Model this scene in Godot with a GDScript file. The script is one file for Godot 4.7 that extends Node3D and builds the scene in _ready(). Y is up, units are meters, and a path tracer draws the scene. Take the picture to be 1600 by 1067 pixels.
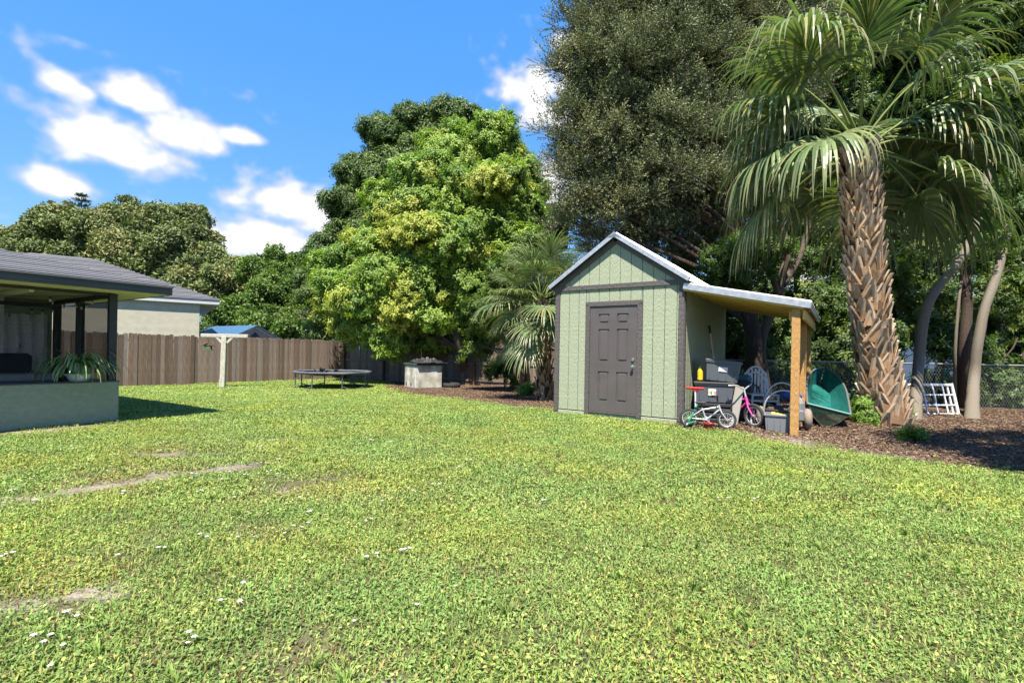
extends Node3D

# ---------- camera constants: a level wide lens 1.18 m above the lawn, rolled one degree
const F := 771.0
const EYE := 1.18
const ROLL := 0.0175
var M := {}
var taken := {}
var rng := RandomNumberGenerator.new()
var nz := FastNoiseLite.new()
var nz2 := FastNoiseLite.new()


# ================= mesh builder =================
class MB:
	var v := PackedVector3Array()
	var n := PackedVector3Array()
	var c := PackedColorArray()
	var ix := PackedInt32Array()
	var uv := PackedVector2Array()
	var col := Color(1, 1, 1)
	var colored := false
	var xf := Transform3D.IDENTITY

	func paint(k: Color) -> void:
		col = k
		colored = true

	func tri(a: Vector3, b: Vector3, d: Vector3) -> void:  # a, b, d run counter-clockwise seen from the front
		a = xf * a
		b = xf * b
		d = xf * d
		var m := (b - a).cross(d - a).normalized()
		var k := v.size()
		v.append_array([a, d, b])
		n.append_array([m, m, m])
		c.append_array([col, col, col])
		uv.append_array([Vector2(0, 0), Vector2(1, 1), Vector2(1, 0)])
		ix.append_array([k, k + 1, k + 2])

	func quad(a: Vector3, b: Vector3, d: Vector3, e: Vector3) -> void:
		a = xf * a
		b = xf * b
		d = xf * d
		e = xf * e
		var m := (d - a).cross(e - b).normalized()
		var k := v.size()
		v.append_array([a, b, d, e])
		n.append_array([m, m, m, m])
		c.append_array([col, col, col, col])
		uv.append_array([Vector2(0, 1), Vector2(1, 1), Vector2(1, 0), Vector2(0, 0)])
		ix.append_array([k, k + 2, k + 1, k, k + 3, k + 2])

	func box(o: Vector3, s: Vector3, bev := 0.0, basis := Basis.IDENTITY) -> void:
		var keep := xf
		xf = xf * Transform3D(basis, o)
		var h := s / 2.0
		var e := minf(bev, minf(h.x, minf(h.y, h.z)) * 0.9)
		var i := h - Vector3(e, e, e)
		for ax in 3:
			for sg in [-1.0, 1.0]:
				var u := (ax + 1) % 3
				var w := (ax + 2) % 3
				var p := []
				for q in [[-1, -1], [1, -1], [1, 1], [-1, 1]]:
					var t := Vector3.ZERO
					t[ax] = h[ax] * sg
					t[u] = i[u] * q[0] * sg
					t[w] = i[w] * q[1]
					p.append(t)
				quad(p[0], p[1], p[2], p[3])
		if e > 0.0:
			for ax in 3:
				var u := (ax + 1) % 3
				var w := (ax + 2) % 3
				for su in [-1.0, 1.0]:
					for sw in [-1.0, 1.0]:
						var a := Vector3.ZERO
						a[u] = h[u] * su
						a[w] = i[w] * sw
						var b := Vector3.ZERO
						b[u] = i[u] * su
						b[w] = h[w] * sw
						var a1 := a
						var b1 := b
						a[ax] = -i[ax]
						b[ax] = -i[ax]
						a1[ax] = i[ax]
						b1[ax] = i[ax]
						if su * sw > 0:
							quad(a, b, b1, a1)
						else:
							quad(b, a, a1, b1)
			for sx in [-1.0, 1.0]:
				for sy in [-1.0, 1.0]:
					for sz in [-1.0, 1.0]:
						var a := Vector3(h.x * sx, i.y * sy, i.z * sz)
						var b := Vector3(i.x * sx, h.y * sy, i.z * sz)
						var d := Vector3(i.x * sx, i.y * sy, h.z * sz)
						if sx * sy * sz > 0:
							tri(a, b, d)
						else:
							tri(a, d, b)
		xf = keep

	# a convex outline in the xy plane (counter-clockwise from +z), pushed from z0 to z1
	func prism(p: Array, z0: float, z1: float) -> void:
		var k := p.size()
		for i in range(1, k - 1):
			tri(Vector3(p[0].x, p[0].y, z1), Vector3(p[i].x, p[i].y, z1), Vector3(p[i + 1].x, p[i + 1].y, z1))
			tri(Vector3(p[0].x, p[0].y, z0), Vector3(p[i + 1].x, p[i + 1].y, z0), Vector3(p[i].x, p[i].y, z0))
		for i in k:
			var a: Vector2 = p[i]
			var b: Vector2 = p[(i + 1) % k]
			quad(Vector3(a.x, a.y, z0), Vector3(b.x, b.y, z0), Vector3(b.x, b.y, z1), Vector3(a.x, a.y, z1))

	func tube(pts: Array, rad: Array, sides := 8, closed := false, rough := 0.0, r: RandomNumberGenerator = null) -> void:
		var k := pts.size()
		var start := v.size()
		var side := Vector3.ZERO
		for i in k:
			var p: Vector3 = pts[i]
			var before: Vector3 = pts[(i - 1 + k) % k] if closed else pts[maxi(i - 1, 0)]
			var after: Vector3 = pts[(i + 1) % k] if closed else pts[mini(i + 1, k - 1)]
			var t := (after - before).normalized()
			if side == Vector3.ZERO:
				side = t.cross(Vector3.UP if absf(t.y) < 0.9 else Vector3.RIGHT).normalized()
			else:
				side = (side - t * side.dot(t)).normalized()
			var up := side.cross(t)
			var rr: float = rad[i] if rad.size() > 1 else rad[0]
			for j in sides:
				var a := TAU * j / sides
				var d := side * cos(a) + up * sin(a)
				var q := rr * (1.0 + (r.randf_range(-rough, rough) if r else 0.0))
				v.append(xf * (p + d * q))
				n.append((xf.basis * d).normalized())
				c.append(col)
				uv.append(Vector2(float(j) / sides, float(i)))
		for i in (k if closed else k - 1):
			for j in sides:
				var a := start + i * sides + j
				var b := start + i * sides + (j + 1) % sides
				var e := start + ((i + 1) % k) * sides + j
				var f := start + ((i + 1) % k) * sides + (j + 1) % sides
				ix.append_array([a, b, e, b, f, e])
		if not closed:
			for end in [0, k - 1]:
				var p: Vector3 = pts[end]
				var o: Vector3 = (pts[0] - pts[1]) if end == 0 else (pts[k - 1] - pts[k - 2])
				var m := v.size()
				v.append(xf * p)
				n.append((xf.basis * o).normalized())
				c.append(col)
				uv.append(Vector2(0, 0))
				for j in sides:
					v.append(v[start + end * sides + j])
					n.append((xf.basis * o).normalized())
					c.append(col)
					uv.append(Vector2(0, 0))
				for j in sides:
					var a := m + 1 + j
					var b := m + 1 + (j + 1) % sides
					if end == 0:
						ix.append_array([m, b, a])
					else:
						ix.append_array([m, a, b])

	func rod(a: Vector3, b: Vector3, r: float, sides := 7) -> void:
		tube([a, b], [r, r], sides)

	func ring(o: Vector3, axis: Vector3, radius: float, r: float, steps := 24, sides := 7) -> void:
		var x := axis.cross(Vector3.UP if absf(axis.normalized().y) < 0.9 else Vector3.RIGHT).normalized()
		var y := axis.normalized().cross(x)
		var p := []
		for i in steps:
			p.append(o + (x * cos(TAU * i / steps) + y * sin(TAU * i / steps)) * radius)
		tube(p, [r], sides, true)

	# profile of (radius, height) spun round y
	func lathe(o: Vector3, prof: Array, sides := 20) -> void:
		for i in prof.size() - 1:
			var a: Vector2 = prof[i]
			var b: Vector2 = prof[i + 1]
			for j in sides:
				var s := TAU * j / sides
				var e := TAU * (j + 1) / sides
				var p := Vector3(cos(s), 0, -sin(s))
				var q := Vector3(cos(e), 0, -sin(e))
				quad(o + p * a.x + Vector3.UP * a.y, o + q * a.x + Vector3.UP * a.y, o + q * b.x + Vector3.UP * b.y, o + p * b.x + Vector3.UP * b.y)

	# a folded leaf from base p along d, with width axis w
	func leaf(p: Vector3, d: Vector3, w: Vector3, length: float, width: float, droop := 0.2, fold := 0.15) -> void:
		var m := d.cross(w).normalized()
		if m.y < 0:
			m = -m
		var mid := p + d * length * 0.5 + m * 0.04 * length
		var tip := p + d * length + Vector3.DOWN * droop * length
		var l := mid + w * width * 0.5 + m * fold * width
		var r := mid - w * width * 0.5 + m * fold * width
		tri(p, r, mid)
		tri(p, mid, l)
		tri(r, tip, mid)
		tri(mid, tip, l)

	func mesh() -> ArrayMesh:
		var a := []
		a.resize(Mesh.ARRAY_MAX)
		a[Mesh.ARRAY_VERTEX] = v
		a[Mesh.ARRAY_NORMAL] = n
		a[Mesh.ARRAY_TEX_UV] = uv
		if colored:
			a[Mesh.ARRAY_COLOR] = c
		a[Mesh.ARRAY_INDEX] = ix
		var m := ArrayMesh.new()
		m.add_surface_from_arrays(Mesh.PRIMITIVE_TRIANGLES, a)
		return m


# ================= small helpers =================
func called(what: String) -> String:
	taken[what] = taken.get(what, -1) + 1
	return what if taken[what] == 0 else "%s_%03d" % [what, taken[what]]


func tag(o: Node, label: String, category: String, group := "", kind := "") -> void:
	o.set_meta("label", label)
	o.set_meta("category", category)
	if group:
		o.set_meta("group", group)
	if kind:
		o.set_meta("kind", kind)


func thing(what: String, label: String, category: String, at := Vector3.ZERO, turn := 0.0, group := "") -> Node3D:
	var o := Node3D.new()
	o.name = called(what)
	add_child(o)
	o.position = at
	o.rotation.y = turn
	tag(o, label, category, group)
	return o


func part(what: String, mb, m: Material, parent: Node, at := Vector3.ZERO) -> MeshInstance3D:
	var o := MeshInstance3D.new()
	o.name = what
	o.mesh = mb.mesh() if mb is MB else mb
	o.material_override = m
	o.position = at
	parent.add_child(o, true)
	return o


func bx(o: Vector3, s: Vector3, bev := 0.004) -> MB:
	var b := MB.new()
	b.box(o, s, bev)
	return b


func W(px: float, py: float, depth: float) -> Vector3:  # the point at that depth along a line of sight, for laying things out
	var x := (px - 800.0) / F
	var y := (549.0 - py) / F
	return Vector3((x * cos(ROLL) - y * sin(ROLL)) * depth, EYE + (x * sin(ROLL) + y * cos(ROLL)) * depth, -depth)


func gy(x: float, d: float) -> float:  # height of the ground
	return -0.28 * smoothstep(9.0, 18.0, d) - 0.06 * smoothstep(3.5, 5.0, x) * smoothstep(9.5, 6.5, d) + 0.012 * nz2.get_noise_2d(x * 60.0, d * 60.0)


func G(px: float, py: float) -> Vector3:
	var p := W(px, py, 8.0)
	for i in 12:
		var way := W(px, py, 1.0) - Vector3(0, EYE, 0)
		var t := (gy(p.x, -p.z) - EYE) / way.y
		p = Vector3(0, EYE, 0) + way * t
	return p


func ground_at(x: float, d: float) -> Vector3:
	return Vector3(x, gy(x, d), -d)


func noise_tex(freq: float, lo: Color, hi: Color, kind := 0, size := 512, seed_ := 1, bump := 0.0, oct := 5) -> NoiseTexture2D:
	var f := FastNoiseLite.new()
	f.noise_type = [FastNoiseLite.TYPE_SIMPLEX_SMOOTH, FastNoiseLite.TYPE_CELLULAR, FastNoiseLite.TYPE_VALUE][kind]
	f.frequency = freq
	f.seed = seed_
	f.fractal_octaves = oct
	var t := NoiseTexture2D.new()
	t.width = size
	t.height = size
	t.seamless = true
	t.noise = f
	if bump > 0.0:
		t.as_normal_map = true
		t.bump_strength = bump
	else:
		var g := Gradient.new()
		g.set_color(0, lo)
		g.set_color(1, hi)
		t.color_ramp = g
	return t


func mat(lin: Color, rough := 0.8, tex: Texture2D = null, scale := Vector3.ONE, nrm: Texture2D = null, ns := 0.5) -> StandardMaterial3D:
	var m := StandardMaterial3D.new()
	m.albedo_color = lin.linear_to_srgb()
	m.roughness = rough
	if tex or nrm:
		m.uv1_triplanar = true
		m.uv1_world_triplanar = true
		m.uv1_scale = scale
		m.albedo_texture = tex
	if nrm:
		m.normal_enabled = true
		m.normal_texture = nrm
		m.normal_scale = ns
	return m


func leaf_mat(back := Color(0.62, 0.72, 0.25), rough := 0.5, spec := 0.4) -> StandardMaterial3D:
	var m := StandardMaterial3D.new()
	m.vertex_color_use_as_albedo = true
	m.roughness = rough
	m.metallic_specular = spec
	m.backlight_enabled = true
	m.backlight = back.linear_to_srgb()
	m.cull_mode = BaseMaterial3D.CULL_DISABLED
	return m


func multi(what: String, mesh: Mesh, m: Material, where: Array, colors: PackedColorArray, parent: Node) -> MultiMeshInstance3D:
	var mm := MultiMesh.new()
	mm.transform_format = MultiMesh.TRANSFORM_3D
	mm.use_colors = true
	mm.mesh = mesh
	mm.instance_count = where.size()
	var buf := PackedFloat32Array()
	buf.resize(where.size() * 16)
	for i in where.size():
		var t: Transform3D = where[i]
		var k := i * 16
		buf[k] = t.basis.x.x
		buf[k + 1] = t.basis.y.x
		buf[k + 2] = t.basis.z.x
		buf[k + 3] = t.origin.x
		buf[k + 4] = t.basis.x.y
		buf[k + 5] = t.basis.y.y
		buf[k + 6] = t.basis.z.y
		buf[k + 7] = t.origin.y
		buf[k + 8] = t.basis.x.z
		buf[k + 9] = t.basis.y.z
		buf[k + 10] = t.basis.z.z
		buf[k + 11] = t.origin.z
		var q := colors[i]
		buf[k + 12] = q.r
		buf[k + 13] = q.g
		buf[k + 14] = q.b
		buf[k + 15] = 1.0
	mm.buffer = buf
	var o := MultiMeshInstance3D.new()
	o.name = what
	o.multimesh = mm
	o.material_override = m
	o.set_meta("kind", "stuff")
	parent.add_child(o, true)
	return o


func sphere_dir() -> Vector3:
	var z := rng.randf_range(-1, 1)
	var a := rng.randf() * TAU
	var s := sqrt(1 - z * z)
	return Vector3(s * cos(a), z, s * sin(a))


func facing(up: Vector3, spin: float, s: float) -> Basis:
	var y := up.normalized()
	var x := y.cross(Vector3.RIGHT if absf(y.x) < 0.9 else Vector3.FORWARD).normalized()
	x = x.rotated(y, spin)
	return Basis(x, y, x.cross(y)).scaled(Vector3(s, s, s))


# ================= sky =================
func make_sky() -> ImageTexture:
	var w := 2048
	var h := 1024
	var im := Image.create_empty(w, h, false, Image.FORMAT_RGBF)
	for y in h:
		var el := 90.0 - (y + 0.5) / h * 180.0
		var s := clampf(sin(deg_to_rad(maxf(el, 0.0))), 0.0, 1.0)
		var k := pow(1.0 - s, 2.6)
		var low := pow(1.0 - s, 9.0)
		var q := Color(0.030, 0.125, 0.355).lerp(Color(0.105, 0.25, 0.44), k).lerp(Color(0.27, 0.35, 0.42), low * 0.9)
		im.fill_rect(Rect2i(0, y, w, 1), q)
	var f := FastNoiseLite.new()
	f.noise_type = FastNoiseLite.TYPE_SIMPLEX_SMOOTH
	f.fractal_octaves = 6
	f.frequency = 0.085
	f.fractal_gain = 0.55
	f.seed = 11
	# cumulus heaps: groups of puffs as (azimuth, elevation, half width, half height) in degrees
	var heaps := [
		[[-42.7, 21.2, 1.8, 1.1], [-41.5, 20.9, 1.2, 0.8]],
		[[-38.0, 21.8, 3.3, 1.6], [-40.4, 17.7, 4.1, 2.6], [-38.1, 16.9, 4.6, 2.0], [-33.8, 19.3, 3.2, 2.2], [-31.7, 18.9, 1.6, 1.0], [-29.2, 20.4, 2.3, 0.8]],
		[[-42.6, 13.3, 2.7, 1.2]],
		[[-24.7, 14.7, 5.5, 2.3], [-27.6, 10.9, 5.3, 2.4], [-20.2, 13.6, 4.6, 2.6], [-30.4, 9.9, 2.8, 1.1], [-23.3, 10.3, 5.0, 2.0], [-16.0, 11.0, 4.0, 2.4]],
		[[1.7, 28.0, 4.3, 2.3], [4.0, 25.6, 4.4, 1.8], [6.9, 27.9, 3.7, 2.3], [9.0, 29.5, 4.3, 2.8]],
		[[5.7, 32.1, 2.1, 1.0]], [[4.9, 17.9, 4.4, 3.4], [14.2, 17.6, 8.4, 3.3]],
		[[-45.8, 7.7, 3.2, 0.8], [-49.0, 8.0, 3.0, 1.2]], [[44.6, 4.3, 4.5, 2.6], [39.0, 7.0, 5.0, 3.0], [30.0, 9.0, 5.0, 3.0]],
	]
	var r := RandomNumberGenerator.new()
	r.seed = 5
	for i in 26:
		var az := 58.0 + i * 9.4 + r.randf_range(-3, 3)
		var el := r.randf_range(8, 48)
		var heap := []
		for j in r.randi_range(2, 6):
			heap.append([az + r.randf_range(-6, 6), el + r.randf_range(-2.0, 2.0), r.randf_range(2, 5), r.randf_range(1, 2.6)])
		heaps.append(heap)
	for heap in heaps:
		var a0 := 999.0
		var a1 := -999.0
		var e0 := 90.0
		var e1 := 0.0
		for p in heap:
			a0 = minf(a0, p[0] - p[2] * 1.7)
			a1 = maxf(a1, p[0] + p[2] * 1.7)
			e0 = minf(e0, p[1] - p[3] * 1.7)
			e1 = maxf(e1, p[1] + p[3] * 1.7)
		for yy in range(int((90.0 - e1) / 180.0 * h), int((90.0 - maxf(e0, 0.5)) / 180.0 * h) + 1):
			var el := 90.0 - (yy + 0.5) / h * 180.0
			for xx in range(int(floor(a0 / 360.0 * w)), int(ceil(a1 / 360.0 * w)) + 1):
				var az := (xx + 0.5) / w * 360.0
				var near := 0.0
				for p in heap:
					var dx: float = (az - p[0]) / p[2]
					var dy: float = (el - p[1]) / p[3]
					if dy < 0.0:
						dy *= 1.25
					near = maxf(near, 1.0 - 0.72 * sqrt(dx * dx + dy * dy))
				if near <= -0.15:
					continue
				var t := near + 0.46 * f.get_noise_2d(az * 2.6, el * 3.8)
				var a := smoothstep(0.03, 0.60, t)
				if a <= 0.0:
					continue
				var white := Color(0.27, 0.285, 0.315).lerp(Color(0.42, 0.42, 0.42), smoothstep(0.25, 0.75, t + 0.25 * f.get_noise_2d(az * 3.2 + 40, el * 4.6 + 1.2)))
				var px := posmod(xx, w)
				im.set_pixel(px, yy, im.get_pixel(px, yy).lerp(white, a * 0.97))
	return ImageTexture.create_from_image(im)


func set_the_light() -> void:
	var cam := Camera3D.new()
	cam.name = "camera"
	cam.projection = Camera3D.PROJECTION_FRUSTUM
	cam.near = 0.05
	cam.far = 900.0
	cam.size = 2.0 * 0.05 * 533.5 / F
	cam.frustum_offset = Vector2(0, 15.5 / F * 0.05)
	cam.position = Vector3(0, EYE, 0)
	cam.rotation.z = ROLL
	cam.current = true
	add_child(cam)
	var e := Environment.new()
	e.tonemap_mode = Environment.TONE_MAPPER_LINEAR
	e.tonemap_exposure = 2.85
	e.background_mode = Environment.BG_SKY
	e.background_energy_multiplier = 1.0
	var sky := Sky.new()
	var sm := PanoramaSkyMaterial.new()
	sm.panorama = make_sky()
	sky.sky_material = sm
	e.sky = sky
	e.sdfgi_enabled = true
	e.ssao_enabled = true
	e.ssil_enabled = true
	var we := WorldEnvironment.new()
	we.name = "environment"
	we.environment = e
	add_child(we)
	var sun := DirectionalLight3D.new()
	sun.name = "sun"
	sun.light_energy = 1.4
	sun.light_color = Color(1.0, 0.955, 0.88)
	sun.light_angular_distance = 0.5
	sun.shadow_enabled = true
	add_child(sun)
	sun.look_at_from_position(Vector3.ZERO, Vector3(0.096, -1.0, -0.52), Vector3.UP)


# ================= ground and lawn =================
func edge_right(x: float) -> float:  # depth at which the mulch bed on the right begins
	var p := [[2.6, 8.3], [3.0, 8.0], [3.9, 7.3], [4.45, 6.95], [4.8, 6.25], [5.2, 5.75], [5.6, 5.4], [8.0, 4.6], [14.0, 3.0]]
	if x < 2.6:
		return 99.0
	for i in p.size() - 1:
		if x <= p[i + 1][0]:
			return lerpf(p[i][1], p[i + 1][1], (x - p[i][0]) / (p[i + 1][0] - p[i][0]))
	return 3.0


func edge_mid(x: float) -> float:
	var p := [[-5.6, 22.0], [-4.6, 18.6], [-3.2, 15.8], [-1.6, 13.2], [-0.6, 12.0], [0.4, 10.6], [0.9, 9.9]]
	if x < -5.6:
		return 99.0
	for i in p.size() - 1:
		if x <= p[i + 1][0]:
			return lerpf(p[i][1], p[i + 1][1], (x - p[i][0]) / (p[i + 1][0] - p[i][0]))
	return 9.9 if x < 2.7 else 99.0


func bed(x: float, d: float) -> float:  # 1 in the mulch, 0 on the lawn
	var wob := 0.5 * nz.get_noise_2d(x * 55, d * 55) + 0.45 * nz.get_noise_2d(x * 190, d * 190)
	var a := smoothstep(-0.4, 0.55, d - edge_right(x) + wob)
	var b := smoothstep(-0.4, 0.5, d - edge_mid(x) + wob * 1.5)
	return maxf(a, b)


const SAND := [[-3.75, 3.62, 0.55, 0.10, 0.5], [-3.35, 4.1, 0.40, 0.09, 0.5], [-2.95, 4.62, 0.38, 0.10, 0.4], [-2.75, 4.85, 0.25, 0.07, 0.3], [-3.6, 5.35, 0.4, 0.06, 0.2], [-3.05, 5.5, 0.3, 0.05, 0.2],
	[-2.35, 2.14, 0.26, 0.08, 0.5], [-2.12, 2.24, 0.12, 0.07, 0.4], [-1.98, 2.36, 0.16, 0.06, 0.4], [-0.88, 1.85, 0.06, 0.03, 0.3], [-0.42, 1.78, 0.06, 0.025, 0.0],
	[-6.35, 6.55, 0.9, 0.13, 0.98], [4.05, 6.95, 0.5, 0.28, -0.5], [4.7, 6.35, 0.4, 0.18, -0.7], [-1.85, 4.05, 0.2, 0.04, 0.5], [-2.9, 6.2, 0.3, 0.05, 0.2]]


func bare(x: float, d: float) -> float:
	var most := 0.0
	for s in SAND:
		var dx: float = x - s[0]
		var dy: float = d - s[1]
		if absf(dx) > 1.6 or absf(dy) > 1.6:
			continue
		var ca := cos(s[4])
		var sa := sin(s[4])
		var u: float = (dx * ca + dy * sa) / (s[2] * 1.15)
		var w: float = (-dx * sa + dy * ca) / (s[3] * 1.9)
		most = maxf(most, 1.35 - sqrt(u * u + w * w))
	if most <= 0.0:
		return 0.0
	return clampf(most - 0.12 + 1.1 * nz.get_noise_2d(x * 210, d * 210), 0.0, 1.0)


func dry(x: float, d: float) -> float:  # brown, thin turf
	var p := 0.0
	for s in [[-1.75, 4.05, 0.75], [-3.6, 4.4, 1.0], [-1.5, 3.1, 0.4], [-2.3, 2.6, 0.4], [4.4, 6.6, 0.8], [-0.7, 1.9, 0.4], [-3.9, 5.6, 0.9]]:
		p = maxf(p, 1.0 - Vector2(x - s[0], d - s[1]).length() / s[2])
	return clampf(p * 0.9 + 0.45 * nz.get_noise_2d(x * 42 + 70, d * 42) - 0.05, 0.0, 1.0)


func make_ground() -> void:
	var xs := [-400.0, -200.0, -100.0, -60.0, -40.0, -30.0, -22.0, -18.0]
	var x := -15.0
	while x < 15.0:
		xs.append(x)
		x += 0.13
	xs.append_array([15.5, 17.0, 20.0, 25.0, 35.0, 60.0, 100.0, 200.0, 400.0])
	var ds := [-60.0, -20.0, -8.0, -3.0]
	var d := -1.0
	while d < 25.0:
		ds.append(d)
		d += 0.06 if d < 3.0 else (0.1 if d < 9.0 else 0.16)
	ds.append_array([26.0, 28.0, 32.0, 40.0, 55.0, 80.0, 130.0, 220.0, 420.0, 800.0])
	var v := PackedVector3Array()
	var c := PackedColorArray()
	var ix := PackedInt32Array()
	var nx := xs.size()
	for dd in ds:
		for xx in xs:
			v.append(Vector3(xx, gy(xx, dd), -dd))
			var near: bool = absf(xx) < 15.5 and dd > -1.5 and dd < 26.0
			var n1 := nz.get_noise_2d(xx * 35, dd * 35)
			var q := Color(0.105, 0.125, 0.032).lerp(Color(0.15, 0.135, 0.06), clampf(0.5 + n1, 0, 1))
			if near:
				q = q.lerp(Color(0.20, 0.165, 0.10), dry(xx, dd) * 0.7)
				var b := bed(xx, dd)
				var n2 := 0.5 + 0.9 * nz2.get_noise_2d(xx * 300, dd * 300)
				q = q.lerp(Color(0.105, 0.066, 0.045).lerp(Color(0.24, 0.175, 0.13), clampf(n2, 0, 1)), b)
				q = q.lerp(Color(0.40, 0.345, 0.275), bare(xx, dd))
			c.append(q)
	for j in ds.size() - 1:
		for i in nx - 1:
			var a := j * nx + i
			ix.append_array([a, a + nx, a + 1, a + 1, a + nx, a + nx + 1])
	var arr := []
	arr.resize(Mesh.ARRAY_MAX)
	arr[Mesh.ARRAY_VERTEX] = v
	arr[Mesh.ARRAY_COLOR] = c
	arr[Mesh.ARRAY_INDEX] = ix
	var n := PackedVector3Array()
	n.resize(v.size())
	n.fill(Vector3.UP)
	arr[Mesh.ARRAY_NORMAL] = n
	var am := ArrayMesh.new()
	am.add_surface_from_arrays(Mesh.PRIMITIVE_TRIANGLES, arr)
	var m := mat(Color(1, 1, 1), 0.95, noise_tex(0.02, Color(0.62, 0.62, 0.62), Color(1, 1, 1), 0, 512, 3), Vector3(1.7, 1.7, 1.7), noise_tex(0.06, Color.BLACK, Color.WHITE, 0, 512, 8, 10.0), 1.0)
	m.vertex_color_use_as_albedo = true
	var g := part("ground", am, m, self)
	g.set_meta("kind", "structure")


func turf_mesh(count: int, radius: float, length: float, width: float, broad: float) -> ArrayMesh:
	var b := MB.new()
	for i in count:
		var r := radius * sqrt(rng.randf())
		var a := rng.randf() * TAU
		var p := Vector3(r * cos(a), -0.006, r * sin(a))
		var yaw := rng.randf() * TAU
		var out := Vector3(cos(yaw), 0, sin(yaw))
		var side := Vector3(-sin(yaw), 0, cos(yaw))
		var pick := rng.randf()
		var q := Color(0.265, 0.365, 0.105).lerp(Color(0.18, 0.295, 0.085), rng.randf())
		if pick < 0.20:
			q = Color(0.41, 0.455, 0.14)
		elif pick < 0.26:
			q = Color(0.36, 0.29, 0.13)
		elif pick < 0.29:
			q = Color(0.20, 0.13, 0.065)
		q = q * rng.randf_range(0.75, 1.2)
		b.paint(Color(q.r, q.g, q.b))
		if rng.randf() < broad:  # a round leaf of a low weed
			var s := width * rng.randf_range(1.2, 2.0)
			var rise := rng.randf_range(0.012, 0.04)
			var tilt := Vector3(rng.randf_range(-0.5, 0.5), 1, rng.randf_range(-0.5, 0.5)).normalized()
			var o := p + Vector3.UP * rise
			var f := (out - tilt * out.dot(tilt)).normalized()
			var w := tilt.cross(f)
			b.quad(o - f * s, o + w * s * 0.62, o + f * s, o - w * s * 0.62)
			continue
		var l := length * rng.randf_range(0.55, 1.3)
		var lean := rng.randf_range(0.35, 1.3)
		var w := width * rng.randf_range(0.7, 1.3)
		var m := p + (out * sin(lean * 0.55) + Vector3.UP * cos(lean * 0.55)) * l * 0.55
		var t := m + (out * sin(lean * 1.35) + Vector3.UP * cos(lean * 1.35)) * l * 0.45
		b.quad(p - side * w * 0.4, p + side * w * 0.4, m + side * w * 0.5, m - side * w * 0.5)
		b.tri(m - side * w * 0.5, m + side * w * 0.5, t)
	return b.mesh()


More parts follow.
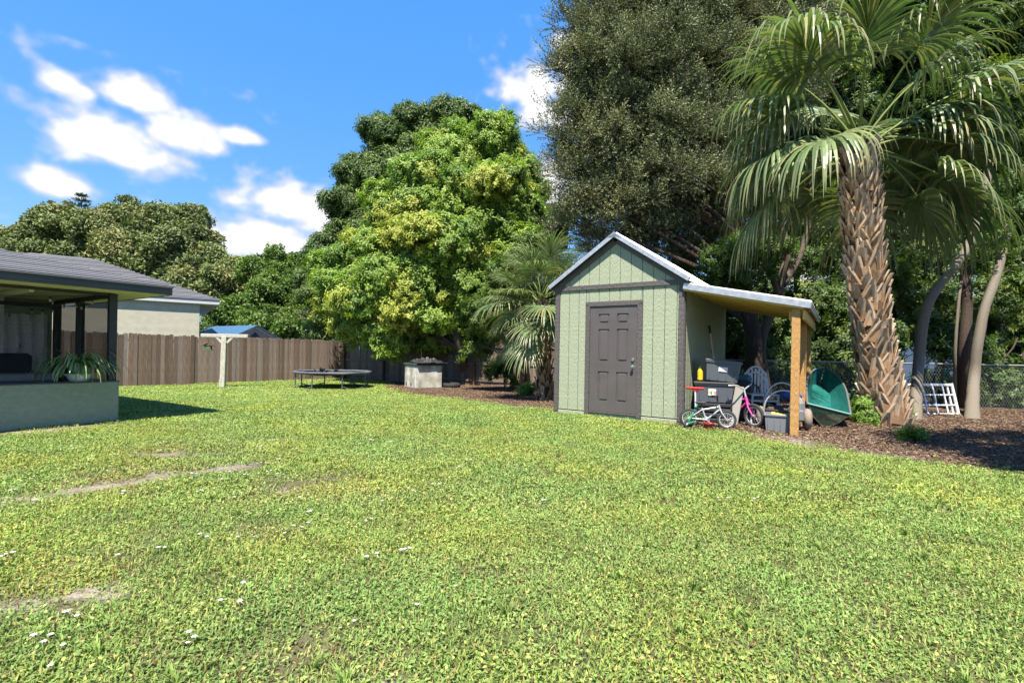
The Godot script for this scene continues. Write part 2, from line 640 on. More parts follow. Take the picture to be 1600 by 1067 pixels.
func make_lawn() -> void:
	var lawn := Node3D.new()
	lawn.name = "lawn_grass"
	add_child(lawn)
	tag(lawn, "short yellow green weedy grass covering the whole yard", "grass", "", "stuff")
	var m := leaf_mat(Color(0.5, 0.62, 0.18), 0.55, 0.3)
	# [from, to, spacing, blades, blade length, width, share of round leaves, number of patch meshes]
	for band in [[0.7, 3.6, 0.17, 420, 0.036, 0.0055, 0.16, 4], [3.6, 7.5, 0.21, 420, 0.038, 0.0075, 0.16, 3], [7.5, 13.0, 0.27, 380, 0.042, 0.011, 0.14, 2], [13.0, 24.5, 0.36, 340, 0.047, 0.018, 0.2, 2]]:
		var sets := []
		var cols := []
		for k in band[7]:
			sets.append([])
			cols.append(PackedColorArray())
		var d: float = band[0]
		while d < band[1]:
			var half: float = d * 1.12 + 1.6
			var x := -half
			while x < half:
				var px: float = x + rng.randf_range(-0.5, 0.5) * band[2]
				var pd: float = d + rng.randf_range(-0.5, 0.5) * band[2]
				x += band[2]
				if pd > yard_end(px) or in_building(px, pd):
					continue
				var thin := maxf(bed(px, pd) * (0.93 if pd < 9.0 else 1.0), bare(px, pd) * 0.97)
				var dr := dry(px, pd)
				if bare(px, pd) > 0.22 or rng.randf() < thin * 1.3 or rng.randf() < dr * 0.45:
					continue
				var n1 := nz.get_noise_2d(px * 30 + 9, pd * 30)
				var n2 := nz.get_noise_2d(px * 110, pd * 110 + 33)
				var tint := Color(1, 1, 1).lerp(Color(1.14, 1.04, 0.8), clampf(n1 * 1.6, 0, 1)).lerp(Color(0.86, 0.98, 1.0), clampf(-n1 * 1.6, 0, 1))
				tint = tint.lerp(Color(1.22, 0.86, 0.95), dr * 0.75)
				tint = tint * (1.0 + 0.35 * n2)
				var s := rng.randf_range(0.8, 1.25) * (1.0 - 0.25 * dr)
				var k: int = rng.randi() % band[7]
				sets[k].append(Transform3D(Basis(Vector3.UP, rng.randf() * TAU).scaled(Vector3(1, s, 1)), Vector3(px, gy(px, pd), -pd)))
				cols[k].append(tint)
			d += band[2]
		for k in band[7]:
			multi("grass", turf_mesh(band[3], band[2] * 1.05, band[4], band[5], band[6]), m, sets[k], cols[k], lawn)
	# longer single tufts near the camera
	var tb := MB.new()
	for i in 14:
		var yaw := rng.randf() * TAU
		var out := Vector3(cos(yaw), 0, sin(yaw))
		var side := Vector3(-sin(yaw), 0, cos(yaw))
		var l := rng.randf_range(0.05, 0.10)
		var ln := rng.randf_range(0.2, 0.9)
		var p := out * rng.randf() * 0.02
		var mid := p + (out * sin(ln * 0.5) + Vector3.UP * cos(ln * 0.5)) * l * 0.55
		var tip := mid + (out * sin(ln * 1.3) + Vector3.UP * cos(ln * 1.3)) * l * 0.45
		tb.paint(Color(0.21, 0.30, 0.08) * rng.randf_range(0.8, 1.3))
		tb.quad(p - side * 0.003, p + side * 0.003, mid + side * 0.0035, mid - side * 0.0035)
		tb.tri(mid - side * 0.0035, mid + side * 0.0035, tip)
	var at := []
	var cs := PackedColorArray()
	for i in 420:
		var d := rng.randf_range(1.2, 9.0)
		var x := rng.randf_range(-1.15, 1.15) * d
		if bed(x, d) > 0.8 or in_building(x, d) or nz.get_noise_2d(x * 80 + 5, d * 80) < 0.0:
			continue
		at.append(Transform3D(Basis(Vector3.UP, rng.randf() * TAU).scaled(Vector3.ONE * rng.randf_range(0.6, 1.1)), ground_at(x, d)))
		cs.append(Color(1, 1, 1) * rng.randf_range(0.8, 1.3))
	multi("grass_tuft", tb.mesh(), m, at, cs, lawn)
	# tiny white flowers
	var fb := MB.new()
	fb.paint(Color(0.75, 0.73, 0.76))
	for k in 6:
		var a := TAU * k / 6.0
		var o := Vector3(cos(a), 0, sin(a))
		var s := Vector3(-sin(a), 0, cos(a))
		fb.quad(Vector3(0, 0.045, 0), o * 0.009 + s * 0.0045 + Vector3(0, 0.049, 0), o * 0.015 + Vector3(0, 0.047, 0), o * 0.009 - s * 0.0045 + Vector3(0, 0.049, 0))
	fb.paint(Color(0.12, 0.2, 0.04))
	fb.rod(Vector3.ZERO, Vector3(0, 0.046, 0), 0.0012, 4)
	at = []
	cs = PackedColorArray()
	for i in 1500:
		var d := rng.randf_range(1.3, 7.5)
		var x := rng.randf_range(-1.15, 0.9) * d
		var patchy := nz.get_noise_2d(x * 38 + 21, d * 38 + 4) + 0.18 * clampf(-x, -1, 2)
		if bed(x, d) > 0.5 or bare(x, d) > 0.5 or in_building(x, d) or rng.randf() > patchy * 0.35:
			continue
		for j in rng.randi_range(1, 3):
			var q := Vector2(x, d) + Vector2(rng.randfn(), rng.randfn()) * 0.03
			at.append(Transform3D(Basis(Vector3.UP, rng.randf() * TAU).scaled(Vector3.ONE * rng.randf_range(0.6, 1.0)), ground_at(q.x, q.y)))
			cs.append(Color(1, 1, 1))
	var fm := leaf_mat(Color(0.5, 0.5, 0.5), 0.7, 0.3)
	var fl := multi("white_flowers", fb.mesh(), fm, at, cs, self)
	tag(fl, "tiny white wildflowers dotted through the near lawn", "flowers", "", "stuff")
	# leaf litter in the beds
	var lb := MB.new()
	for i in 110:
		var r := 0.36 * sqrt(rng.randf())
		var a := rng.randf() * TAU
		var q := Color(0.10, 0.064, 0.045).lerp(Color(0.30, 0.215, 0.155), pow(rng.randf(), 1.8))
		if rng.randf() < 0.06:
			q = Color(0.42, 0.35, 0.27)
		lb.paint(q)
		var yaw := rng.randf() * TAU
		var dir := Vector3(cos(yaw), rng.randf_range(-0.1, 0.25), sin(yaw)).normalized()
		lb.leaf(Vector3(r * cos(a), 0.008 + rng.randf() * 0.02, r * sin(a)), dir, dir.cross(Vector3.UP).normalized().rotated(dir, rng.randf_range(-0.6, 0.6)), rng.randf_range(0.025, 0.075), rng.randf_range(0.008, 0.024), rng.randf_range(-0.1, 0.2), rng.randf_range(-0.3, 0.5))
	at = []
	cs = PackedColorArray()
	for i in 9000:
		var d := rng.randf_range(3.0, 21.0)
		var x := rng.randf_range(-5.5, 12.5)
		var b := bed(x, d)
		if in_building(x, d) or rng.randf() > b - 0.12 or d > yard_end(x) or (x > d * 1.25 + 1.5):
			continue
		at.append(Transform3D(Basis(Vector3.UP, rng.randf() * TAU), ground_at(x, d)))
		cs.append(Color(1, 1, 1) * rng.randf_range(0.65, 1.2))
	var lm := leaf_mat(Color(0.2, 0.15, 0.1), 0.8, 0.3)
	var lo := multi("leaf_litter", lb.mesh(), lm, at, cs, self)
	tag(lo, "brown fallen leaves and mulch under the trees", "leaf litter", "", "stuff")


func yard_end(x: float) -> float:
	if x < -8.4:
		return 16.6 + (x + 13.6) * 1.394
	if x < 1.0:
		return 23.8 - (x + 8.4) * 0.478
	return 14.0


func in_building(x: float, d: float) -> bool:
	# the shed's floor
	var p := shed_local(x, d)
	if absf(p.x) < 1.2 and p.y < 0.02 and p.y > -3.66:
		return true
	# the porch
	var q := Vector2(x + 6.11, d - 7.56)
	var lx := q.x * 0.8328 - q.y * 0.5536
	var lz := -q.x * 0.5536 - q.y * 0.8328
	return lx < 0.02 and lz > -0.02


func shed_local(x: float, d: float) -> Vector2:
	var q := Vector2(x - SHED_X, d - SHED_D)
	return Vector2(q.x * 0.8328 - q.y * 0.5536, -q.x * 0.5536 - q.y * 0.8328)


const SHED_X := 1.869
const SHED_D := 8.975
const TURN := -0.5866


# ================= the shed =================
func make_shed() -> void:
	var grain := noise_tex(0.03, Color(0.82, 0.82, 0.82), Color(1, 1, 1), 0, 512, 21)
	var ridges := noise_tex(0.05, Color.BLACK, Color.WHITE, 0, 512, 22, 14.0)
	M.siding = mat(Color(0.345, 0.40, 0.285), 0.72, grain, Vector3(5, 0.5, 5), ridges, 0.3)
	M.trim = mat(Color(0.105, 0.095, 0.095), 0.6, grain, Vector3(4, 0.5, 4), ridges, 0.35)
	M.door = mat(Color(0.10, 0.090, 0.092), 0.42, noise_tex(0.01, Color(0.9, 0.9, 0.9), Color(1, 1, 1), 0, 256, 23), Vector3(0.8, 0.8, 0.8))
	M.zinc = mat(Color(0.62, 0.65, 0.68), 0.38, noise_tex(0.02, Color(0.75, 0.75, 0.77), Color(1, 1, 1), 1, 256, 24), Vector3(3, 3, 3))
	M.zinc.metallic = 0.55
	M.chrome = mat(Color(0.6, 0.58, 0.54), 0.25)
	M.chrome.metallic = 1.0
	M.pine = mat(Color(0.62, 0.40, 0.155), 0.7, noise_tex(0.035, Color(0.62, 0.52, 0.42), Color(1, 1, 1), 0, 512, 25), Vector3(9, 0.55, 9), ridges, 0.3)
	M.pine_long = mat(Color(0.82, 0.64, 0.24), 0.72, noise_tex(0.035, Color(0.68, 0.58, 0.46), Color(1, 1, 1), 0, 512, 26), Vector3(3, 3, 3), ridges, 0.3)
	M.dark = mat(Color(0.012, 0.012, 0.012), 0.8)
	var s := thing("garden_shed", "sage green garden shed with gabled metal roof and open lean-to", "shed", Vector3(SHED_X, 0, -SHED_D), TURN)
	# inner core behind the boards, also closing the groove lines
	var core := MB.new()
	core.box(Vector3(0, 1.05, -1.83), Vector3(2.40, 2.75, 3.60))
	core.prism([Vector2(-1.2, 2.42), Vector2(1.2, 2.42), Vector2(0, 3.2)], -3.63, -0.03)
	part("wall", core, M.siding, s)
	part("base_skirt", bx(Vector3(0, -0.09, -1.83), Vector3(2.43, 0.32, 3.67), 0.006), M.siding, s)
	part("shadow_gap_strip", bx(Vector3(0, 0.079, -1.83), Vector3(2.405, 0.016, 3.615), 0.0), M.dark, s)  # near-black strip painting the line of shade between skirt and siding
	# siding boards of the front
	var x := -1.135
	var lx0 := -0.578
	var lx1 := 0.514
	while x < 1.13:
		var x1 := minf(x + 0.2035, 1.135)
		var pieces := []
		if x1 <= lx0 or x >= lx1:
			pieces.append([x, x1, 0.088, 2.362])
		else:
			if x < lx0:
				pieces.append([x, lx0 + 0.002, 0.088, 2.362])
			if x1 > lx1:
				pieces.append([lx1 - 0.002, x1, 0.088, 2.362])
			pieces.append([maxf(x, lx0 + 0.002), minf(x1, lx1 - 0.002), 2.128, 2.362])
		for q in pieces:
			part("siding_board", bx(Vector3((q[0] + q[1]) / 2, (q[2] + q[3]) / 2, -0.006), Vector3(q[1] - q[0] - 0.009, q[3] - q[2], 0.024), 0.003), M.siding, s)
		# gable piece above
		var a := x + 0.0045
		var b := x1 - 0.0045
		var ya := 2.45 + (1.22 - absf(a)) * 0.672 - 0.1
		var yb := 2.45 + (1.22 - absf(b)) * 0.672 - 0.1
		var mb := MB.new()
		if a * b < 0:
			mb.prism([Vector2(a, 2.44), Vector2(b, 2.44), Vector2(b, yb), Vector2(0, 3.17), Vector2(a, ya)], -0.018, 0.006)
		elif maxf(ya, yb) > 2.45:
			mb.prism([Vector2(a, 2.44), Vector2(b, 2.44), Vector2(b, maxf(yb, 2.441)), Vector2(a, maxf(ya, 2.441))], -0.018, 0.006)
		if mb.v.size():
			part("siding_board", mb, M.siding, s)
		x += 0.2035
	# siding boards of both long sides
	var z := -3.66
	while z < -0.02:
		var z1 := minf(z + 0.2035, 0.0)
		for side in [-1, 1]:
			part("siding_board", bx(Vector3(side * 1.207, 1.26, (z + z1) / 2), Vector3(0.024, 2.34, z1 - z - 0.009), 0.003), M.siding, s)
		z += 0.2035
	# trim
	for side in [-1, 1]:
		part("corner_trim", bx(Vector3(side * 1.182, 1.245, 0.012), Vector3(0.092, 2.39, 0.03), 0.004), M.trim, s)
		part("corner_trim", bx(Vector3(side * 1.226, 1.245, -0.05), Vector3(0.024, 2.39, 0.09), 0.004), M.trim, s)
	part("gable_trim", bx(Vector3(0, 2.4015, 0.017), Vector3(2.45, 0.088, 0.036), 0.004), M.trim, s)
	for side in [-1.0, 1.0]:
		var b := MB.new()
		var t := Transform3D(Basis(Vector3(0, 0, 1), -side * 0.5917), Vector3(side * 0.64, 2.80, 0.020))
		b.box(Vector3(0, 0, 0), Vector3(1.50, 0.10, 0.036), 0.004)
		var o := part("rake_board", b, M.trim, s)
		o.transform = t
	# roof: two slopes with standing ribs, drip edge along the front and a ridge cap
	for side in [-1.0, 1.0]:
		var slope := Node3D.new()
		slope.name = "roof_slope"
		s.add_child(slope, true)
		slope.transform = Transform3D(Basis(Vector3(0, 0, 1), -side * 0.5917), Vector3(side * 0.665, 2.895, -1.80))
		part("metal_sheet", bx(Vector3(0, 0, 0), Vector3(1.60, 0.022, 3.84), 0.002), M.zinc, slope)
		part("roof_deck", bx(Vector3(0, -0.022, 0), Vector3(1.56, 0.02, 3.78), 0.0), M.trim, slope)
		for k in 17:
			var rb := MB.new()
			rb.prism([Vector2(-0.028, 0), Vector2(0.028, 0), Vector2(0.012, 0.02), Vector2(-0.012, 0.02)], -0.80, 0.80)
			var o := part("rib", rb, M.zinc, slope)
			o.transform = Transform3D(Basis(Vector3.UP, PI / 2), Vector3(0, 0.011, -1.84 + k * 0.23))
		part("drip_edge", bx(Vector3(0, -0.022, 1.932), Vector3(1.61, 0.075, 0.012), 0.003), M.zinc, slope)
		part("eave_edge", bx(Vector3(side * 0.806, -0.018, 0), Vector3(0.010, 0.06, 3.85), 0.003), M.zinc, slope)
	var cap := MB.new()
	cap.prism([Vector2(-0.13, 3.262), Vector2(0, 3.348), Vector2(0.13, 3.262), Vector2(0.13, 3.275), Vector2(0, 3.362), Vector2(-0.13, 3.275)], -3.74, 0.14)
	part("ridge_cap", cap, M.zinc, s)
	# door
	var fr := [[-0.533, 1.06, 0.088, 2.04], [0.469, 1.06, 0.088, 2.04], [-0.032, 2.086, 1.094, 0.088]]
	for q in fr:
		part("door_casing", bx(Vector3(q[0], q[1], 0.018), Vector3(q[2], q[3], 0.034), 0.004), M.trim, s)
	for q in [-0.533, 0.469]:
		part("casing_foot", bx(Vector3(q, 0.022, 0.014), Vector3(0.086, 0.05, 0.026), 0.003), M.trim, s)
	part("threshold", bx(Vector3(-0.032, 0.083, 0.012), Vector3(0.91, 0.02, 0.04), 0.003), M.trim, s)
	var door := Node3D.new()
	door.name = "door"
	s.add_child(door, true)
	door.position = Vector3(-0.032, 0.1, -0.004)
	# stiles and rails round six sunken panels
	var cols := [[-0.285, -0.075], [0.075, 0.285]]
	var rows := [[0.20, 0.74], [0.93, 1.52], [1.63, 1.80]]
	for q in [[-0.37, 0.97, 0.17, 1.94], [0.0, 0.97, 0.15, 1.94], [0.37, 0.97, 0.17, 1.94]]:
		part("stile", bx(Vector3(q[0], q[1], 0), Vector3(q[2] if q[0] == 0.0 else 0.17, q[3], 0.036), 0.002), M.door, door)
	for cc in cols:
		for q in [[0.0, 0.20], [0.74, 0.93], [1.52, 1.63], [1.80, 1.94]]:
			part("rail", bx(Vector3((cc[0] + cc[1]) / 2, (q[0] + q[1]) / 2, 0), Vector3(cc[1] - cc[0], q[1] - q[0], 0.036), 0.001), M.door, door)
		for q in rows:
			part("panel", bx(Vector3((cc[0] + cc[1]) / 2, (q[0] + q[1]) / 2, -0.010), Vector3(cc[1] - cc[0] + 0.01, q[1] - q[0] + 0.01, 0.02), 0.0), M.door, door)
			var ch := MB.new()
			ch.box(Vector3((cc[0] + cc[1]) / 2, (q[0] + q[1]) / 2, 0.003), Vector3(cc[1] - cc[0] - 0.05, q[1] - q[0] - 0.05, 0.022), 0.012)
			part("raised_field", ch, M.door, door)
	var k := MB.new()
	k.xf = Transform3D(Basis(Vector3.RIGHT, PI / 2), Vector3(0.385, 0.84, 0.018))
	k.lathe(Vector3.ZERO, [Vector2(0.033, 0), Vector2(0.033, 0.006), Vector2(0.013, 0.012), Vector2(0.012, 0.03), Vector2(0.026, 0.04), Vector2(0.031, 0.055), Vector2(0.024, 0.068), Vector2(0, 0.072)], 18)
	part("knob", k, M.chrome, door)
	k = MB.new()
	k.xf = Transform3D(Basis(Vector3.RIGHT, PI / 2), Vector3(0.385, 0.965, 0.018))
	k.lathe(Vector3.ZERO, [Vector2(0.032, 0), Vector2(0.032, 0.012), Vector2(0.024, 0.024), Vector2(0, 0.025)], 18)
	part("deadbolt", k, M.chrome, door)
	for y in [0.2, 0.97, 1.76]:
		k = MB.new()
		k.rod(Vector3(-0.462, y - 0.045, 0.022), Vector3(-0.462, y + 0.045, 0.022), 0.008)
		part("hinge", k, M.chrome, door)
	# ---- lean-to on the right
	var ang := atan2(0.38, 1.80)
	var lean := Node3D.new()
	lean.name = "lean_to_roof"
	s.add_child(lean, true)
	lean.transform = Transform3D(Basis(Vector3(0, 0, 1), -ang), Vector3(1.235, 2.36, 0.06))
	var ll := 1.86
	part("metal_sheet", bx(Vector3(ll / 2, 0.0, -1.86), Vector3(ll, 0.016, 3.76), 0.002), M.zinc, lean)
	for i in 17:
		var rb := MB.new()
		rb.prism([Vector2(-0.028, 0), Vector2(0.028, 0), Vector2(0.012, 0.02), Vector2(-0.012, 0.02)], -ll / 2, ll / 2)
		var o := part("rib", rb, M.zinc, lean)
		o.transform = Transform3D(Basis(Vector3.UP, PI / 2), Vector3(ll / 2, 0.008, -0.03 - i * 0.23))
	part("drip_edge", bx(Vector3(ll / 2, -0.040, 0.024), Vector3(ll + 0.01, 0.10, 0.010), 0.003), M.zinc, lean)
	part("eave_edge", bx(Vector3(ll + 0.006, -0.040, -1.86), Vector3(0.010, 0.10, 3.77), 0.003), M.zinc, lean)
	for i in 9:
		part("deck_board", bx(Vector3(0.105 + i * 0.205, -0.020, -1.86), Vector3(0.202, 0.018, 3.72), 0.002), M.pine_long, lean)
	for i in 7:
		part("rafter", bx(Vector3(0.9, -0.073, -0.012 - i * 0.61), Vector3(1.78, 0.086, 0.038), 0.003), M.pine_long, lean)
	for q in [0.0, -1.72, -3.45]:
		var top := 1.90 if q == 0.0 else 1.83
		var b := MB.new()
		b.box(Vector3(2.86, (top - 0.30) / 2 + 0.0, q - 0.035), Vector3(0.115, top + 0.30, 0.092), 0.006)
		part("post", b, M.pine, s)
	part("header_beam", bx(Vector3(2.965, 1.80, -1.75), Vector3(0.04, 0.14, 3.5), 0.004), M.pine_long, s)
	part("header_beam", bx(Vector3(2.78, 1.80, -1.80), Vector3(0.04, 0.14, 3.4), 0.004), M.pine_long, s)
	# fascia end of pine on the far left eave
	part("rafter_end", bx(Vector3(-1.27, 2.37, -0.16), Vector3(0.08, 0.09, 0.05), 0.003), M.pine, s)


# ================= trees =================
func spray(kind: String) -> ArrayMesh:
	var b := MB.new()
	var r := rng
	match kind:
		"long":  # drooping rosettes of long leaves
			b.paint(Color(0.25, 0.2, 0.12))
			b.tube([Vector3.ZERO, Vector3(0.01, 0.12, 0), Vector3(0, 0.22, 0.01)], [0.006, 0.005, 0.003], 4)
			for i in 15:
				var a := i * 2.4 + r.randf() * 0.5
				var up := r.randf_range(-0.35, 0.75)
				var d := Vector3(cos(a), up, sin(a)).normalized()
				var g := r.randf_range(0.75, 1.25)
				b.paint(Color(g, g, g * r.randf_range(0.8, 1.1)))
				b.leaf(Vector3(0, 0.06 + 0.012 * i, 0), d, d.cross(Vector3.UP).normalized().rotated(d, r.randf_range(-0.5, 0.5)), r.randf_range(0.14, 0.24), r.randf_range(0.038, 0.058), r.randf_range(0.2, 0.55), 0.12)
		"oval":  # pairs of oval leaves up a twig
			b.paint(Color(0.4, 0.45, 0.2))
			b.tube([Vector3.ZERO, Vector3(0.02, 0.15, 0), Vector3(0, 0.32, 0.02)], [0.005, 0.004, 0.002], 4)
			for i in 18:
				var a := i * 2.6 + r.randf() * 0.6
				var d := Vector3(cos(a), r.randf_range(-0.1, 0.7), sin(a)).normalized()
				var g := r.randf_range(0.75, 1.3)
				b.paint(Color(g, g, g * r.randf_range(0.75, 1.1)))
				b.leaf(Vector3(0, 0.03 + 0.0165 * i, 0), d, d.cross(Vector3.UP).normalized().rotated(d, r.randf_range(-0.7, 0.7)), r.randf_range(0.09, 0.15), r.randf_range(0.038, 0.06), r.randf_range(0.0, 0.3), 0.1)
		"small":  # many small leaves on thin branching twigs
			for t in 4:
				var lean := Vector3(r.randf_range(-0.5, 0.5), 1, r.randf_range(-0.5, 0.5)).normalized()
				var o := lean * 0.05 * t
				b.paint(Color(0.45, 0.40, 0.30))
				b.tube([o, o + lean * 0.34], [0.003, 0.0015], 3)
				for i in 11:
					var a := i * 2.4 + r.randf()
					var d := (Vector3(cos(a), 0.5, sin(a)) + lean * 0.6).normalized()
					var g := r.randf_range(0.65, 1.35)
					b.paint(Color(g, g, g * r.randf_range(0.8, 1.2)))
					b.leaf(o + lean * (0.05 + 0.028 * i), d, d.cross(Vector3.UP).normalized().rotated(d, r.randf_range(-1.0, 1.0)), r.randf_range(0.045, 0.075), r.randf_range(0.018, 0.028), 0.1, 0.1)
		"far":  # a clump of leaves for trees far off
			for i in 34:
				var p := sphere_dir() * 0.3 * pow(r.randf(), 0.4)
				var d := (sphere_dir() + Vector3.UP * 0.5 + p * 1.5).normalized()
				var g := r.randf_range(0.7, 1.3)
				b.paint(Color(g, g, g * r.randf_range(0.8, 1.1)))
				b.leaf(p, d, d.cross(Vector3.UP).normalized().rotated(d, r.randf_range(-1.0, 1.0)), r.randf_range(0.16, 0.26), r.randf_range(0.07, 0.11), 0.15, 0.1)
	return b.mesh()


func near_on(path: Array, y: float) -> int:
	var best := 0
	for i in path.size():
		if path[i].y <= y:
			best = i
	return best


# blobs: [centre, radius]; leaves are gathered in smaller clumps on each blob, so light falls between them
func crown(o: Node3D, blobs: Array, mesh: ArrayMesh, m: Material, dense: float, size: float, dark: Color, light: Color, odd := Color(0, 0, 0), odd_share := 0.0, flat := 0.85, more := 1.0) -> void:
	var at := []
	var cs := PackedColorArray()
	for q in blobs:
		var c: Vector3 = q[0] - o.position
		var R: float = q[1]
		var subs := int((9 + R * R * 7.0) * more)
		for k in mini(subs, int(44 * more)):
			var dir := sphere_dir()
			var sc := c + dir * Vector3(1, flat, 1) * R * rng.randf_range(0.35, 0.95)
			var sr := R * rng.randf_range(0.22, 0.42) / sqrt(more)
			var tone := rng.randf()
			var is_odd := rng.randf() < odd_share
			var count := int(dense * sr * sr * 12.6)
			for i in count:
				var d2 := sphere_dir()
				if d2.y < -0.3 and rng.randf() < 0.5:
					d2.y = -d2.y
				var p := sc + d2 * Vector3(1, 0.75, 1) * sr * rng.randf_range(0.45, 1.08)
				var face := (d2 + dir * 0.4 + Vector3.UP * 0.45 + sphere_dir() * 0.5).normalized()
				at.append(Transform3D(facing(face, rng.randf() * TAU, size * rng.randf_range(0.7, 1.3)), p))
				var col := dark.lerp(light, clampf(tone * 0.7 + rng.randf() * 0.45, 0, 1))
				if is_odd:
					col = col.lerp(odd, rng.randf_range(0.3, 0.9))
				cs.append(col)
	multi("crown", mesh, m, at, cs, o)


func bend(a: Vector3, b: Vector3, k: int, wob: float, sag := 0.0) -> Array:
	var p := []
	for i in k + 1:
		var t := float(i) / k
		var q := a.lerp(b, t)
		q.y += sag * sin(t * PI)
		if i > 0 and i < k:
			q += Vector3(rng.randf_range(-wob, wob), rng.randf_range(-wob, wob) * 0.5, rng.randf_range(-wob, wob))
		p.append(q)
	return p


func stem(o: Node3D, path: Array, r0: float, r1: float, m: Material, what := "trunk", sides := 10, flare := 0.25) -> void:
	var b := MB.new()
	# smooth the path with a spline
	var cv := Curve3D.new()
	if what == "trunk":
		path = path.duplicate()
		path[0] = path[0] + Vector3.DOWN * 0.14
	for i in path.size():
		var before: Vector3 = path[maxi(i - 1, 0)]
		var after: Vector3 = path[mini(i + 1, path.size() - 1)]
		var tan_ := (after - before) / 6.0
		cv.add_point(path[i] - o.position, -tan_, tan_)
	var pts := []
	var rad := []
	var k := maxi(6, path.size() * 4)
	for i in k + 1:
		var t := float(i) / k
		pts.append(cv.sample_baked(t * cv.get_baked_length(), true))
		rad.append(lerpf(r0, r1, pow(t, 0.8)) * (1.0 + flare * exp(-t * 14.0)))
	b.tube(pts, rad, sides, false, 0.06, rng)
	part(what, b, m, o)


func limbs(o: Node3D, path: Array, blobs: Array, r: float, m: Material, twigs := 4) -> void:
	for q in blobs:
		var c: Vector3 = q[0]
		var from: Vector3 = path[clampi(near_on(path, c.y - 0.6 - 0.25 * Vector2(c.x - path[0].x, c.z - path[0].z).length()), mini(1, path.size() - 1), path.size() - 1)]
		var p := bend(from, c, 4, 0.12 * q[1], 0.15)
		stem(o, p, r * rng.randf_range(0.7, 1.0), r * 0.25, m, "limb", 7)
		var tb := MB.new()
		for i in twigs:
			var e: Vector3 = c + sphere_dir() * q[1] * 0.9
			var w := bend(p[3], e, 3, 0.06)
			var l := []
			for z in w:
				l.append(z - o.position)
			tb.tube(l, [r * 0.22, r * 0.16, r * 0.11, r * 0.05], 5)
		if twigs:
			part("twigs", tb, m, o)


func tree(what: String, label: String, path: Array, r0: float, blobs: Array, mesh: ArrayMesh, lm: Material, bark: Material, dense: float, size: float, dark: Color, light: Color, odd := Color(0, 0, 0), odd_share := 0.0, group := "", twigs := 4) -> Node3D:
	var o := thing(what, label, "tree", path[0], 0.0, group)
	stem(o, path, r0, r0 * 0.55, bark)
	limbs(o, path, blobs, r0 * 0.42, bark, twigs)
	crown(o, blobs, mesh, lm, dense, size, dark, light, odd, odd_share, 0.85, 1.7 if what == "grey_green_tree" else 1.0)
	return o


func blobs_at(list: Array, shift := 0.0) -> Array:  # [x, y, depth, radius in the photograph's scale]
	var out := []
	for q in list:
		out.append([W(q[0], q[1], q[2] + shift), q[3] / F * (q[2] + shift)])
	return out


# ---------- palms
func fan_frond(el: float, len_: float, blade: float, wide: float, droop: float, segs: int) -> ArrayMesh:
	# a leaf of a cabbage palm in the plane x (out) / y (up): stalk, then a folded fan whose tips hang
	var b := MB.new()
	var d := Vector3(cos(el), sin(el), 0)
	var pts := []
	var rad := []
	var p := Vector3.ZERO
	var e := el
	for i in 7:
		pts.append(p)
		rad.append(lerpf(0.024, 0.011, i / 6.0))
		d = Vector3(cos(e), sin(e), 0)
		p += d * len_ / 6.0
		e -= 0.03 + 0.03 * droop
	b.paint(Color(0.19, 0.25, 0.07))
	b.tube(pts, rad, 5)
	var o: Vector3 = pts[6]
	var axis := d
	var side := Vector3(0, 0, 1)
	var up := side.cross(axis).normalized()
	if up.y < 0:
		up = -up
	for i in segs:
		var t := (float(i) / (segs - 1)) * 2.0 - 1.0
		var a := t * wide
		# blade folded along the rib: side segments rise a little and the rib itself bends down
		var dir := (axis * cos(a) + side * sin(a) + up * 0.22 * absf(t)).normalized()
		var base := o + axis * blade * 0.34 * (1.0 - absf(t)) * 0.8
		var l := blade * (1.0 - 0.28 * t * t) * rng.randf_range(0.9, 1.08)
		var wv := dir.cross(up).normalized()
		var hang := droop * rng.randf_range(0.75, 1.35)
		var tone := rng.randf_range(0.8, 1.2)
		var green := Color(0.10, 0.165, 0.062).lerp(Color(0.20, 0.255, 0.12), rng.randf()) * tone
		if rng.randf() < 0.10:
			green = Color(0.30, 0.29, 0.12)
		var q := base
		var dd := dir
		var last_l := Vector3.ZERO
		var last_r := Vector3.ZERO
		for k in 8:
			var u := k / 7.0
			var w := blade * wide * 2.0 / segs * minf(u * 1.9, 0.42) + 0.004
			if u > 0.45:
				w = lerpf(w, 0.003, pow((u - 0.45) / 0.55, 1.2))
			var ridge := up * 0.012 * (1.0 - u)
			var lft := q + wv * w * 0.5
			var rgt := q - wv * w * 0.5
			if k > 0:
				b.paint(green if u < 0.8 else green.lerp(Color(0.27, 0.25, 0.13), 0.35))
				b.quad(last_r, rgt, q + ridge, (last_l + last_r) / 2 + ridge)
				b.quad((last_l + last_r) / 2 + ridge, q + ridge, lft, last_l)
			last_l = lft
			last_r = rgt
			var pull := hang * pow(u, 1.25) * 0.85
			dd = (dd + Vector3.DOWN * pull + Vector3(rng.randf_range(-0.05, 0.05), 0, rng.randf_range(-0.05, 0.05))).normalized()
			q += dd * l / 7.0
	return b.mesh()


var fronds := {}


func frond_mesh(el: float, stiff := false) -> ArrayMesh:
	var k := clampi(int(round((el + 1.0) / 0.35)), 0, 7) + (100 if stiff else 0)
	if not fronds.has(k):
		fronds[k] = []
		for j in 3:
			fronds[k].append(fan_frond((k % 100) * 0.35 - 1.0, rng.randf_range(0.95, 1.25), rng.randf_range(0.98, 1.2), rng.randf_range(1.7, 2.05), rng.randf_range(0.3, 0.75) if stiff else rng.randf_range(1.15, 1.9), 46))
	return fronds[k][rng.randi() % 3]


